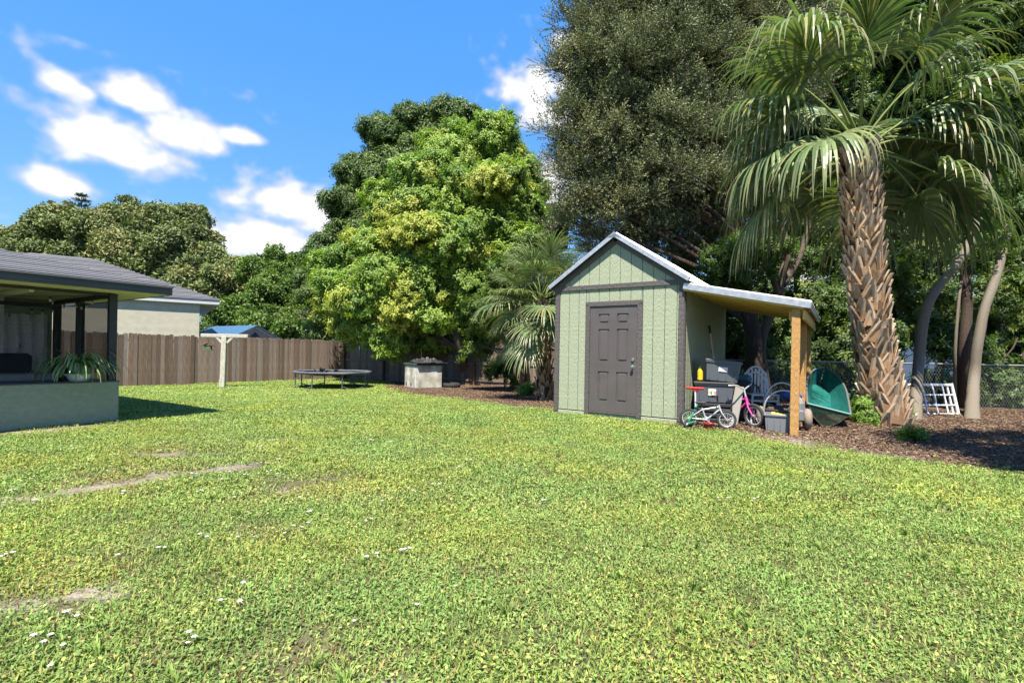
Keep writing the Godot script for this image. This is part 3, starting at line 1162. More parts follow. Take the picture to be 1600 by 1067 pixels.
func boot_mesh(s: float) -> ArrayMesh:
	# the split stub of an old leaf: two flat prongs meeting in a blunt upper end
	var b := MB.new()
	var tones := [Color(0.60, 0.44, 0.30), Color(0.70, 0.60, 0.48), Color(0.46, 0.28, 0.15)]
	for side in [-1.0, 1.0]:
		var prev := []
		for i in 5:
			var t := i / 4.0
			var c := Vector3(side * lerpf(0.105, 0.022, t), -0.16 + 0.36 * t, 0.005 + 0.085 * pow(t, 1.3))
			var w := lerpf(0.030, 0.032, t)
			var th := lerpf(0.012, 0.022, t)
			var ring := [c + Vector3(-w, 0, 0), c + Vector3(0, 0, th) + Vector3(0, 0.01, 0), c + Vector3(w, 0, 0), c + Vector3(0, 0, -th)]
			if i > 0:
				b.paint(tones[0].lerp(tones[1] if t > 0.5 else tones[2], rng.randf_range(0.2, 0.9)))
				for j in 4:
					b.quad(prev[j], ring[j], ring[(j + 1) % 4], prev[(j + 1) % 4])
			prev = ring
		b.paint(tones[1] * 1.15)
		b.quad(prev[3], prev[2], prev[1], prev[0])
	# web between the prongs
	b.paint(tones[2].lerp(tones[0], rng.randf()))
	b.tri(Vector3(-0.085, -0.12, 0.006), Vector3(0.085, -0.12, 0.006), Vector3(0, 0.14, 0.055))
	var m := b.mesh()
	return m


func palm(label: String, path: Array, r0: float, r1: float, boots: int, boot_from: float, count: int, size: float, el_low: float, el_high: float, group: String, aims := []) -> Node3D:
	var o := thing("cabbage_palm", label, "palm tree", path[0], 0.0, group)
	stem(o, path, r0, r1, M.palm_bark, "trunk", 14, 0.08)
	var cv := Curve3D.new()
	for i in path.size():
		var tan_: Vector3 = (path[mini(i + 1, path.size() - 1)] - path[maxi(i - 1, 0)]) / 6.0
		cv.add_point(path[i] - o.position, -tan_, tan_)
	var kinds := []
	for i in 6:
		kinds.append(boot_mesh(1.0))
	for i in boots:
		var t := lerpf(boot_from, 0.985, float(i) / boots)
		var p := cv.sample_baked(t * cv.get_baked_length(), true)
		var a := i * 2.39996 + rng.randf_range(-0.25, 0.25)
		var r := lerpf(r0, r1, pow(t, 0.8)) * (1.0 + 0.08 * exp(-t * 14.0)) * 0.98
		var f := part("boot", kinds[rng.randi() % 6], M.boot, o)
		var s := rng.randf_range(0.75, 1.3) * (r0 / 0.30)
		f.transform = Transform3D((Basis(Vector3.UP, a) * Basis(Vector3.RIGHT, rng.randf_range(-0.12, 0.2)) * Basis(Vector3(0, 0, 1), rng.randf_range(-0.32, 0.32))).scaled(Vector3.ONE * s), p + Vector3(sin(a), 0, cos(a)) * r)
	var top: Vector3 = path[path.size() - 1] - o.position
	for i in count:
		var t := float(i) / count
		var el := lerpf(el_high, el_low, pow(t, 0.8)) + rng.randf_range(-0.12, 0.12)
		var a := i * 2.39996 + rng.randf_range(-0.2, 0.2)
		if i < aims.size():
			a = aims[i][0]
			el = aims[i][1]
		var s := size * rng.randf_range(0.88, 1.12)
		var f := part("frond", frond_mesh(el, r0 < 0.2), M.frond, o)
		f.transform = Transform3D(Basis(Vector3.UP, a).scaled(Vector3.ONE * s), top + Vector3(0, rng.randf_range(-0.15, 0.15) - 0.25 * t, 0))
	return o


func make_trees() -> void:
	var bark_n := noise_tex(0.06, Color.BLACK, Color.WHITE, 0, 512, 41, 16.0)
	M.bark = mat(Color(0.20, 0.165, 0.13), 0.9, noise_tex(0.03, Color(0.45, 0.42, 0.40), Color(1, 1, 1), 0, 512, 42), Vector3(3, 1.2, 3), bark_n, 1.0)
	M.bark_dark = mat(Color(0.10, 0.075, 0.058), 0.9, noise_tex(0.03, Color(0.5, 0.45, 0.42), Color(1, 1, 1), 0, 512, 43), Vector3(3, 0.9, 3), bark_n, 1.0)
	M.bark_pale = mat(Color(0.32, 0.29, 0.24), 0.9, noise_tex(0.035, Color(0.5, 0.48, 0.45), Color(1, 1, 1), 0, 512, 44), Vector3(3, 3, 3), bark_n, 0.8)
	M.palm_bark = mat(Color(0.23, 0.145, 0.085), 0.92, noise_tex(0.04, Color(0.45, 0.4, 0.36), Color(1, 1, 1), 0, 512, 45), Vector3(6, 3, 6), bark_n, 1.2)
	M.boot = mat(Color(1, 1, 1), 0.8, noise_tex(0.03, Color(0.6, 0.56, 0.52), Color(1, 1, 1), 0, 256, 46), Vector3(9, 9, 9))
	M.boot.vertex_color_use_as_albedo = true
	M.frond = leaf_mat(Color(0.45, 0.55, 0.22), 0.38, 0.5)
	M.leaf = leaf_mat(Color(0.62, 0.78, 0.2), 0.45, 0.45)
	M.leaf_dull = leaf_mat(Color(0.4, 0.45, 0.2), 0.5, 0.4)
	var s_long := spray("long")
	var s_oval := spray("oval")
	var s_small := spray("small")
	var s_far := spray("far")
	# --- bright broad tree in front of the back fence
	var b := blobs_at([[705, 250, 17.5, 52], [765, 245, 17, 50], [805, 285, 17, 40], [690, 300, 16.5, 62], [755, 320, 16, 68], [815, 345, 16.5, 38], [640, 340, 16.5, 60], [700, 385, 15.5, 72], [765, 390, 15.5, 58],
		[590, 395, 16.5, 52], [640, 420, 15.5, 66], [555, 430, 16.5, 46], [590, 465, 15.5, 58], [530, 460, 16, 36], [660, 480, 15.5, 62], [735, 460, 16, 60], [800, 425, 16, 40], [560, 500, 16, 40], [615, 515, 15.5, 46], [690, 520, 16.5, 40], [510, 420, 16.5, 26], [780, 205, 17.3, 24], [838, 300, 17.2, 22]], 4.9)
	tree("broadleaf_tree", "bright yellow green broadleaf tree spreading low over the back fence", [G(731, 599), W(718, 545, 20.3), W(706, 490, 20.3), W(712, 420, 20.3), W(735, 330, 20.3)], 0.19, b, s_oval, M.leaf, M.bark, 40.0, 1.25, Color(0.115, 0.215, 0.042), Color(0.30, 0.43, 0.08), Color(0.48, 0.48, 0.09), 0.18)
	# --- darker drooping tree behind it
	b = blobs_at([[600, 215, 22, 36], [640, 195, 22, 36], [690, 190, 22.5, 36], [728, 190, 22.5, 24], [660, 235, 22, 50], [562, 270, 21.5, 32], [590, 290, 21.5, 38], [545, 325, 21.5, 34], [520, 318, 21, 18], [640, 290, 22, 60], [560, 370, 21, 42], [510, 395, 21, 32], [530, 430, 21, 40], [500, 450, 21, 34], [600, 350, 21, 50], [515, 490, 21, 30], [700, 280, 22, 50], [505, 520, 21.5, 26]], 3.4)
	tree("drooping_leaf_tree", "taller darker green tree with drooping leaves behind the bright tree", [ground_at(-4.4, 25.6), W(665, 480, 25.6), W(660, 380, 25.6), W(650, 250, 25.6)], 0.2, b, s_long, M.leaf, M.bark, 24.0, 1.4, Color(0.06, 0.115, 0.03), Color(0.145, 0.225, 0.06))
	# --- pale multi-stemmed tree left of the shed: thin stems and airy foliage
	b = blobs_at([[800, 440, 16.5, 36], [770, 470, 16.8, 34], [830, 395, 16.5, 34], [845, 450, 17, 30], [755, 500, 17, 28], [740, 545, 18, 24], [790, 520, 18, 26], [835, 520, 17.5, 24]])
	var o := tree("slender_tree", "several slender pale stems rising left of the small palm", [G(818, 612), W(808, 560, 16.4), W(786, 515, 16.3), W(775, 470, 16.2)], 0.085, b, s_oval, M.leaf, M.bark_pale, 26.0, 1.0, Color(0.06, 0.12, 0.025), Color(0.15, 0.23, 0.045))
	stem(o, [G(823, 611), W(815, 540, 16.6), W(800, 480, 16.6), W(800, 420, 16.6)], 0.075, 0.04, M.bark, "stem", 8)
	stem(o, [G(826, 612), W(824, 550, 16.3), W(812, 500, 16.3), W(808, 440, 16.3)], 0.06, 0.03, M.bark_pale, "stem", 8)
	# small bush under it
	b = blobs_at([[785, 575, 19, 20], [770, 585, 19, 13], [800, 590, 19, 14]])
	tree("low_bush", "low glossy bush against the fence behind the slender stems", [G(788, 602), W(787, 588, 19.1)], 0.03, b, s_oval, M.leaf, M.bark, 60.0, 0.8, Color(0.04, 0.10, 0.02), Color(0.10, 0.2, 0.035), Color.BLACK, 0.0, "", 0)
	# --- big grey green tree behind the shed
	b = blobs_at([[935, 30, 13.4, 62], [1000, 40, 14, 80], [1080, 30, 14.4, 88], [905, 110, 13.3, 40], [955, 125, 13.3, 68], [1030, 130, 14, 84], [1110, 120, 14.5, 84], [885, 180, 13.2, 30], [925, 205, 13.2, 56], [990, 220, 13.2, 74], [1070, 220, 14, 82], [1140, 215, 14.6, 70], [880, 250, 13.3, 28], [905, 300, 13.3, 46], [960, 305, 13.3, 64], [1030, 310, 13.5, 68], [1100, 310, 14, 66], [1165, 300, 14.6, 60], [885, 345, 13.5, 30], [940, 370, 14, 42], [1030, 370, 14.2, 52], [1100, 375, 14.4, 50], [1000, -50, 14, 90], [1100, -70, 14.5, 100], [925, -50, 13.6, 60], [1190, 60, 15, 80], [1190, 150, 15, 76], [1180, -60, 15, 100], [866, 95, 13.2, 18], [862, 215, 13.2, 16], [985, 90, 12.6, 50], [1040, 270, 12.6, 40]])
	o = tree("grey_green_tree", "large grey green small-leaved tree towering behind the shed", [ground_at(6.25, 12.7), W(1178, 560, 12.7), W(1176, 510, 12.7), W(1160, 450, 12.9), W(1150, 370, 13.2), W(1110, 250, 13.6), W(1080, 120, 14)], 0.215, b, s_small, M.leaf_dull, M.bark_dark, 22.0, 1.15, Color(0.10, 0.122, 0.058), Color(0.235, 0.265, 0.145), Color(0.28, 0.27, 0.13), 0.15, "", 6)
	var twig := o  # added twig, placed so its leaves cast a shadow on the shed gable
	stem(twig, [W(1120, 300, 13.0), W(1085, 275, 10.5), W(1050, 258, 8.8), W(1020, 252, 8.0)], 0.03, 0.008, M.bark_dark, "twig", 6)
	crown(twig, [[W(1020, 252, 8.0), 0.2]], s_small, M.leaf_dull, 12.0, 0.9, Color(0.10, 0.122, 0.058), Color(0.235, 0.265, 0.145))
	# second fork of the trunk under the lean-to, and branches above it
	o = thing("forked_tree", "forked brown trunk rising behind the lean-to roof", "tree", ground_at(6.9, 13.2))
	stem(o, [ground_at(6.9, 13.2), W(1190, 540, 13.0), W(1215, 470, 13.1), W(1222, 430, 13.2), W(1228, 395, 13.3), W(1222, 320, 13.4), W(1224, 250, 13.5)], 0.14, 0.06, M.bark, "trunk", 9)
	stem(o, [W(1217, 462, 13.1), W(1205, 430, 13.0), W(1178, 397, 12.9)], 0.085, 0.06, M.bark, "limb", 8)
	stem(o, [W(1221, 440, 13.2), W(1232, 405, 13.0), W(1231, 398, 13.0)], 0.08, 0.065, M.bark, "limb", 8)
	stem(o, [W(1222, 445, 13.2), W(1250, 400, 13.4), W(1265, 340, 13.6), W(1270, 240, 13.8)], 0.10, 0.05, M.bark, "limb", 8)
	b = blobs_at([[1140, 405, 12.6, 34], [1180, 425, 12.7, 30], [1110, 420, 12.8, 26], [1170, 390, 12.9, 30], [1210, 395, 13.4, 28], [1150, 450, 13.2, 26]])
	crown(o, b, s_oval, M.leaf, 36.0, 0.75, Color(0.045, 0.10, 0.02), Color(0.12, 0.21, 0.04))
	# --- dense dark understorey behind the wire fence
	var rows := [
		["understory_tree", "dark leafy tree behind the wire fence nearest the shed", 1110, [[1090, 470, 15, 46], [1150, 480, 15.2, 50], [1080, 530, 15, 46], [1150, 540, 15, 50], [1120, 585, 14.8, 40], [1060, 430, 15.5, 40]]],
		["understory_tree", "dark leafy tree behind the lean-to post", 1250, [[1220, 400, 16, 56], [1280, 380, 16.5, 60], [1210, 480, 15.5, 54], [1290, 470, 15.5, 60], [1220, 550, 15, 50], [1290, 555, 15, 52], [1250, 605, 14.6, 40], [1310, 610, 14.6, 40], [1200, 600, 14.8, 36]]],
		["understory_tree", "dark leafy tree directly behind the thick palm trunk", 1390, [[1340, 300, 17, 66], [1400, 380, 16.5, 56], [1340, 430, 16, 60], [1400, 470, 16, 46], [1330, 530, 15.2, 46], [1385, 540, 15.2, 34], [1335, 600, 14.6, 38]]],
		["understory_tree", "dark leafy tree behind the leaning slender trunk", 1470, [[1450, 330, 17, 62], [1500, 390, 16.5, 52], [1440, 430, 16.4, 44], [1480, 480, 15.6, 46], [1450, 540, 15.2, 34], [1490, 550, 15.0, 40], [1475, 610, 14.4, 32]]],
		["understory_tree", "dark leafy tree behind the twin trunks at the right edge", 1570, [[1540, 330, 17, 64], [1600, 360, 17, 66], [1570, 420, 16.2, 46], [1640, 440, 16, 60], [1540, 470, 15.8, 34], [1620, 500, 15.4, 36], [1545, 610, 14.2, 36], [1590, 615, 14.0, 38], [1640, 600, 14.0, 44], [1700, 480, 15, 90], [1720, 340, 16, 90]]],
		["canopy_tree", "tall dark tree whose top fills the sky behind the palm crown", 1290, [[1260, 40, 17, 90], [1340, 60, 17, 96], [1260, 150, 16.5, 80], [1250, 260, 16.2, 70], [1300, 200, 17, 80], [1380, 160, 17.5, 90], [1330, -40, 17, 100]]],
		["canopy_tree", "tall dark tree filling the upper right corner behind hanging fronds", 1540, [[1460, 60, 17.5, 96], [1540, 80, 17.5, 96], [1460, 200, 17.5, 90], [1550, 210, 17.5, 90], [1620, 150, 17, 96], [1500, -40, 17.5, 100], [1640, 260, 17, 80]]],
	]
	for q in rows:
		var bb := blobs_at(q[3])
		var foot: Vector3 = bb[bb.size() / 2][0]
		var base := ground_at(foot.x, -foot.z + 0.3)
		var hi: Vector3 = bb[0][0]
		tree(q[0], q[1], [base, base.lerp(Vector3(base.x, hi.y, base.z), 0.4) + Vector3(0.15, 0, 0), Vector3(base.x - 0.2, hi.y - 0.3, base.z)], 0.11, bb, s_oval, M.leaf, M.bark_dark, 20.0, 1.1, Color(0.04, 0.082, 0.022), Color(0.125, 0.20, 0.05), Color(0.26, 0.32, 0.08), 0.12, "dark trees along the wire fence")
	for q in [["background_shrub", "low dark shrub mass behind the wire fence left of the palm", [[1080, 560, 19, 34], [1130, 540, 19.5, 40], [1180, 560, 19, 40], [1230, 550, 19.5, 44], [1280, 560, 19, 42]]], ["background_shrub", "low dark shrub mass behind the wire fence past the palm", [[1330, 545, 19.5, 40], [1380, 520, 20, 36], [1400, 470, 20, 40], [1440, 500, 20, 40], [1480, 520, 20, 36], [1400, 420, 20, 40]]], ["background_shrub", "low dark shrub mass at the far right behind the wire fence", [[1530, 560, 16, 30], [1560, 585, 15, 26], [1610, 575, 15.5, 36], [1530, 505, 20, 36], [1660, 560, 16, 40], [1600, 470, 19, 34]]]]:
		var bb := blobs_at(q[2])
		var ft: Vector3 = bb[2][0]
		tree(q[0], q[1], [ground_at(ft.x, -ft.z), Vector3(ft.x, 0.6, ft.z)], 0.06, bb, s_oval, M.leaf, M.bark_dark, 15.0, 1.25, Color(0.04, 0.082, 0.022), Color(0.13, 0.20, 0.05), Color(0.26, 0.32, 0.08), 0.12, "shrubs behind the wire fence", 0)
	# leaning and upright stems in front of the wire fence
	o = thing("leaning_tree", "slender grey trunk leaning right past the white grid panel", "tree", G(1429, 657))
	stem(o, [G(1429, 657), W(1436, 570, 10.35), W(1444, 500, 10.4), W(1462, 455, 10.5), W(1497, 410, 10.6), W(1520, 370, 10.8), W(1538, 310, 11.0), W(1548, 240, 11.3)], 0.105, 0.075, M.bark_pale, "trunk", 10)
	crown(o, blobs_at([[1560, 170, 12.2, 40], [1520, 140, 12.6, 40], [1590, 210, 12.4, 34]]), s_oval, M.leaf, 26.0, 0.9, Color(0.035, 0.08, 0.018), Color(0.11, 0.18, 0.04))
	o = thing("twin_trunk_tree", "pair of mottled trunks standing at the right of the white grid panel", "tree", G(1517, 657))
	stem(o, [G(1519, 657), W(1522, 600, 11.0), W(1528, 540, 11.1), W(1540, 480, 11.2), W(1558, 430, 11.4), W(1578, 350, 11.8)], 0.125, 0.08, M.bark_pale, "trunk", 10)
	stem(o, [G(1507, 640), W(1507, 560, 11.9), W(1512, 480, 12.0), W(1510, 420, 12.1), W(1530, 340, 12.3), W(1560, 300, 12.5)], 0.15, 0.08, M.bark_dark, "trunk", 9)
	stem(o, [G(1494, 640), W(1493, 560, 11.9), W(1498, 480, 11.9), W(1503, 440, 12.0)], 0.045, 0.03, M.bark_pale, "stem", 7)
	stem(o, [W(1530, 545, 11.1), W(1550, 440, 11.6), W(1600, 415, 12.2), W(1660, 390, 12.6)], 0.06, 0.03, M.bark, "limb", 7)
	crown(o, blobs_at([[1560, 390, 11.6, 34], [1590, 330, 11.9, 40], [1545, 300, 12.3, 34], [1590, 440, 11.6, 26], [1620, 300, 12.3, 46]]), s_oval, M.leaf, 26.0, 0.85, Color(0.04, 0.09, 0.02), Color(0.12, 0.20, 0.04))
	# low plants along the wire fence
	for q in [["leafy green weed growing at the foot of the thick palm", 1350, 660, 9.2, 24], ["leafy weed clump right of the thick palm's foot", 1400, 660, 9.0, 16], ["small weed clump between the palm and the mulch path", 1430, 690, 8.2, 11], ["low green seedling clump under the slender stems", 820, 618, 15, 13], ["bright weed clump at the shed's right front corner", 1078, 664, 8.2, 9]]:
		var g := G(q[1], q[2])
		var w := thing("weed_clump", q[0], "weeds", g, 0.0, "weed clumps at the edge of the lawn")
		var r: float = q[4] / F * q[3]
		crown(w, [[g + Vector3(0, r * 0.5, 0), r]], s_oval, M.leaf, 330.0, 0.45, Color(0.08, 0.17, 0.03), Color(0.2, 0.33, 0.05))
	# --- far trees on the left, beyond the houses
	b = blobs_at([[60, 372, 40, 34], [90, 352, 40, 30], [130, 362, 40, 38], [75, 400, 40, 44], [180, 372, 40, 46], [215, 345, 41, 32], [245, 360, 40, 40], [285, 350, 41, 36], [310, 372, 40, 30], [150, 410, 40, 50], [220, 405, 39, 54], [280, 405, 39, 48], [330, 415, 39, 36], [350, 445, 38, 34], [370, 425, 39, 22], [300, 450, 38, 40], [20, 400, 40, 40], [330, 480, 37, 26], [250, 455, 38, 40]])
	tree("wide_oak", "wide spreading oak beyond the neighbouring house roof", [ground_at(-30, 40), W(230, 470, 40), W(220, 420, 40)], 0.6, b, s_far, M.leaf_dull, M.bark, 5.2, 1.35, Color(0.085, 0.125, 0.045), Color(0.215, 0.26, 0.10), Color(0.30, 0.29, 0.12), 0.2, "", 3)
	b = blobs_at([[405, 425, 36, 26], [430, 415, 37, 26], [465, 425, 37, 30], [490, 415, 38, 20], [420, 455, 35, 30], [460, 465, 35, 34], [395, 480, 34, 26], [490, 480, 35, 30], [430, 500, 34, 26], [360, 505, 33, 18], [470, 505, 34, 28], [335, 495, 31, 22], [365, 490, 32, 26], [395, 505, 31, 22], [450, 515, 31, 22], [500, 515, 30, 22], [540, 515, 28, 24], [320, 515, 30, 14]])
	tree("background_tree", "mid green tree far behind the corner of the wooden fence", [ground_at(-15.5, 36), W(440, 480, 36), W(440, 430, 36)], 0.35, b, s_far, M.leaf, M.bark, 6.5, 1.15, Color(0.06, 0.125, 0.03), Color(0.18, 0.27, 0.06), Color.BLACK, 0.0, "", 3)
	b = blobs_at([[560, 500, 30, 40], [620, 480, 30, 50], [700, 490, 30, 60], [790, 480, 30, 60], [850, 430, 28, 50], [860, 360, 28, 40], [760, 540, 28, 30], [860, 500, 28, 40]])
	tree("background_tree", "dark green tree mass behind the back fence and bright tree", [ground_at(-4, 31), W(700, 500, 31), W(720, 450, 31)], 0.3, b, s_far, M.leaf, M.bark, 6.5, 1.1, Color(0.035, 0.07, 0.02), Color(0.11, 0.17, 0.045), Color.BLACK, 0.0, "", 3)
	# conifer top
	o = thing("norfolk_pine", "pointed top of a pine rising above the oak", "tree", ground_at(-39, 46))
	var apex := W(127, 303, 46)
	var foot2 := Vector3(apex.x, -0.28, apex.z)
	o.position = foot2
	stem(o, [foot2, foot2.lerp(apex, 0.6), apex], 0.3, 0.03, M.bark)
	var nb := MB.new()
	var top := apex - foot2
	for k in 11:
		var y := top.y - 0.25 - k * 0.48
		var n := 7
		for j in n:
			var a := TAU * j / n + k * 0.5
			var l := 0.35 + 0.22 * k
			var dir := Vector3(cos(a), 0.12, sin(a))
			for i in 7:
				var p := Vector3(top.x, y, top.z) + dir * l * (i + 1) / 7.0
				for h in 4:
					nb.paint(Color(0.07, 0.10, 0.045) * rng.randf_range(0.7, 1.4))
					var d := (dir + sphere_dir() * 0.8 + Vector3.UP * 0.5).normalized()
					nb.leaf(p, d, d.cross(Vector3.UP).normalized(), 0.32, 0.10, 0.0, 0.0)
	part("needles", nb, M.leaf_dull, o)
	# feathery palm among the far trees
	o = thing("feather_palm", "grey green feathery palm clump behind the fence corner", "palm tree", ground_at(-14.3, 35))
	for k in 22:
		var fb := MB.new()
		var a := rng.randf() * TAU
		var el := rng.randf_range(0.5, 1.35)
		var p := Vector3(rng.randf_range(-0.6, 0.6), rng.randf_range(0.8, 2.6), rng.randf_range(-0.5, 0.5))
		var l := rng.randf_range(2.2, 3.2)
		var e := el
		var pts := [p]
		for i in 12:
			p += Vector3(cos(e) * cos(a), sin(e), cos(e) * sin(a)) * l / 12.0
			e -= 0.10
			pts.append(p)
			var along: Vector3 = (pts[i + 1] - pts[i]).normalized()
			var sd := along.cross(Vector3.UP).normalized()
			fb.paint(Color(0.17, 0.20, 0.10) * rng.randf_range(0.7, 1.3))
			for side in [-1.0, 1.0]:
				for u in 2:
					var d: Vector3 = (sd * side + along * 0.7 + Vector3.DOWN * 0.3).normalized()
					fb.leaf(pts[i].lerp(pts[i + 1], u * 0.5), d, along, 0.5 * sin(PI * (0.15 + 0.8 * i / 12.0)) + 0.1, 0.05, 0.4, 0.0)
		fb.paint(Color(0.2, 0.19, 0.1))
		fb.tube(pts, [0.02], 4)
		part("frond", fb, M.leaf_dull, o)
	# --- palms
	palm("thick cabbage palm with shaggy boot-covered trunk right of the green boat", [G(1388, 664), W(1374, 590, 9.4), W(1360, 500, 9.45), W(1351, 400, 9.5), W(1345, 300, 9.5), W(1343, 225, 9.5)], 0.29, 0.25, 270, 0.0, 38, 1.38, -0.7, 1.3, "cabbage palms",
		[[PI * 0.99, 0.42], [PI * 1.06, 0.05], [PI * 0.93, -0.30], [PI * 1.17, 0.62], [PI * 0.86, 0.1], [PI * 1.22, 0.2], [PI * 1.33, 0.95], [-0.12, 0.45], [-0.28, 0.1], [0.05, -0.3], [0.25, 0.3], [-0.2, -0.55], [0.4, -0.1], [-0.35, 0.75],
		[PI * 0.5, 0.7], [PI * 0.62, 0.35], [PI * 0.38, 0.3], [PI * 0.75, 0.55], [PI * 0.25, 0.6], [PI * 0.5, 0.1], [PI * 0.7, -0.2], [PI * 0.3, -0.2], [PI * 0.12, 0.85], [PI * 0.88, 0.95], [PI * 1.1, 1.1], [-0.3, 1.15], [PI * 0.5, 1.2], [PI * 1.6, 1.25], [0.55, 0.0], [PI * 0.8, 0.0], [0.15, 0.1], [PI * 1.02, 0.75], [-0.05, 0.75], [0.1, 0.6], [-0.25, 0.3], [0.3, 0.9], [PI * 0.95, 0.0], [-0.4, -0.2]])
	palm("small cabbage palm with bushy crown standing left of the shed", [G(852, 627), W(850, 570, 13.2), W(848, 520, 13.2), W(846, 470, 13.2)], 0.19, 0.17, 120, 0.0, 44, 0.84, -0.75, 1.45, "cabbage palms")
	var over := []
	for i in 17:
		var q := Vector2(rng.randf_range(5.5, 9.3), rng.randf_range(2.0, 4.7))
		over.append([Vector3(q.x, rng.randf_range(5.5, 6.8), -q.y), rng.randf_range(0.5, 0.85)])
	tree("overhanging_tree", "leafy tree just past the right edge shading the mulch", [ground_at(10.2, 3.6), Vector3(9.8, 2.0, -3.7), Vector3(8.9, 4.4, -3.8), Vector3(7.5, 5.6, -3.9)], 0.2, over, s_oval, M.leaf, M.bark, 17.0, 1.1, Color(0.05, 0.1, 0.025), Color(0.14, 0.22, 0.05))


# ================= porch and houses on the left =================
func screen_mat(alpha: float) -> StandardMaterial3D:
	var m := StandardMaterial3D.new()
	m.transparency = BaseMaterial3D.TRANSPARENCY_ALPHA
	m.albedo_color = Color(0.16, 0.165, 0.17, alpha)
	m.roughness = 0.9
	m.metallic_specular = 0.2
	return m


func make_porch() -> void:
	var stucco_n := noise_tex(0.08, Color.BLACK, Color.WHITE, 0, 512, 61, 9.0)
	M.stucco = mat(Color(0.315, 0.35, 0.245), 0.9, noise_tex(0.02, Color(0.85, 0.85, 0.85), Color(1, 1, 1), 0, 512, 62), Vector3(1.2, 1.2, 1.2), stucco_n, 0.6)
	M.black = mat(Color(0.022, 0.024, 0.027), 0.45)
	M.fascia = mat(Color(0.075, 0.085, 0.098), 0.5, noise_tex(0.01, Color(0.85, 0.85, 0.85), Color(1, 1, 1), 0, 256, 63), Vector3(0.6, 0.6, 0.6))
	M.shingle = mat(Color(0.20, 0.205, 0.225), 0.92, noise_tex(0.05, Color(0.55, 0.55, 0.57), Color(1, 1, 1), 0, 512, 64), Vector3(1.6, 1.6, 1.6), stucco_n, 0.8)
	M.shingle2 = mat(Color(0.145, 0.15, 0.168), 0.92, noise_tex(0.05, Color(0.55, 0.55, 0.57), Color(1, 1, 1), 0, 512, 65), Vector3(1.6, 1.6, 1.6), stucco_n, 0.8)
	M.cream = mat(Color(0.70, 0.69, 0.52), 0.8)
	M.white = mat(Color(0.74, 0.75, 0.76), 0.55)
	M.pale_trim = mat(Color(0.50, 0.52, 0.54), 0.6)
	var s := thing("screened_porch", "green screened porch with dark roof edge at the left", "porch", Vector3(-6.11, 0, -7.56), TURN)
	# local axes: the long low wall runs along +z from the corner, the far end wall along -x
	part("low_wall", bx(Vector3(-0.075, 0.155, 3.0), Vector3(0.15, 0.91, 6.15), 0.008), M.stucco, s)
	part("low_wall", bx(Vector3(-1.5, 0.152, -0.002), Vector3(2.70, 0.905, 0.14), 0.008), M.stucco, s)
	part("wall_cap", bx(Vector3(-0.075, 0.617, 3.0), Vector3(0.17, 0.014, 6.17), 0.004), M.fascia, s)
	part("floor", bx(Vector3(-1.45, -0.05, 2.98), Vector3(2.7, 0.2, 6.0), 0.0), M.shingle, s)
	# posts and rails
	for q in [Vector3(-0.075, 0, 0.0), Vector3(-0.075, 0, 2.1), Vector3(-0.075, 0, 4.2), Vector3(-1.5, 0, 0), Vector3(-2.72, 0, 0)]:
		part("post", bx(q + Vector3(0, 1.29, 0), Vector3(0.10, 1.33, 0.10), 0.006), M.black, s)
	part("top_rail", bx(Vector3(-0.075, 1.945, 3.05), Vector3(0.07, 0.045, 6.0), 0.005), M.black, s)
	part("top_rail", bx(Vector3(-1.42, 1.925, 0.0), Vector3(2.60, 0.07, 0.07), 0.005), M.black, s)
	part("back_rail", bx(Vector3(-2.70, 1.86, 3.0), Vector3(0.06, 0.06, 5.9), 0.004), M.black, s)
	M.screen = screen_mat(0.5)
	M.screen_thin = screen_mat(0.05)
	for q in [[-0.78, 1.32], [-2.11, 1.12]]:
		part("screen_panel", bx(Vector3(q[0], 1.23, 0.0), Vector3(q[1], 1.24, 0.004), 0.0), M.screen, s)
	for q in [1.05, 3.15, 5.0]:
		part("screen_panel", bx(Vector3(-0.075, 1.23, q), Vector3(0.004, 1.22, 1.99 if q < 4.0 else 1.5), 0.0), M.screen_thin, s)
	# house wall with lap siding behind the porch
	for k in 15:
		var b := MB.new()
		b.prism([Vector2(-2.80, 0.05 + k * 0.135), Vector2(-2.765, 0.05 + k * 0.135), Vector2(-2.785, 0.19 + k * 0.135), Vector2(-2.80, 0.19 + k * 0.135)], 0.06, 6.0)
		part("siding_board", b, M.stucco, s)
	part("house_wall", bx(Vector3(-2.95, 0.95, 3.0), Vector3(0.29, 2.1, 5.9), 0.0), M.stucco, s)
	var wn := Node3D.new()
	wn.name = "window"
	s.add_child(wn, true)
	wn.position = Vector3(-2.75, 1.80, 1.32)
	for q in [[0, -0.12, 1.2, 0.05], [-0.6, 0.05, 0.06, 0.36], [0.6, 0.05, 0.06, 0.36]]:
		part("frame", bx(Vector3(0, q[1], q[0]), Vector3(0.05, q[3], q[2]), 0.004), M.white, wn)
	var glass := mat(Color(0.03, 0.035, 0.04), 0.1)
	part("pane", bx(Vector3(-0.01, 0.05, 0), Vector3(0.01, 0.3, 1.14), 0.0), glass, wn)
	# ceiling, beams and the roof
	part("ceiling", bx(Vector3(-1.4, 1.975, 2.9), Vector3(3.3, 0.02, 6.6), 0.0), M.cream, s)
	part("soffit", bx(Vector3(-1.4, 1.978, -0.32), Vector3(3.86, 0.02, 0.42), 0.0), M.cream, s)
	part("soffit", bx(Vector3(0.30, 1.979, 3.0), Vector3(0.46, 0.02, 6.4), 0.0), M.cream, s)
	for q in [0.9, 2.3]:
		part("ceiling_beam", bx(Vector3(-1.4, 1.93, q), Vector3(2.5, 0.07, 0.05), 0.004), M.cream, s)
	part("fascia", bx(Vector3(0.555, 2.03, 2.98), Vector3(0.03, 0.135, 7.06), 0.005), M.fascia, s)
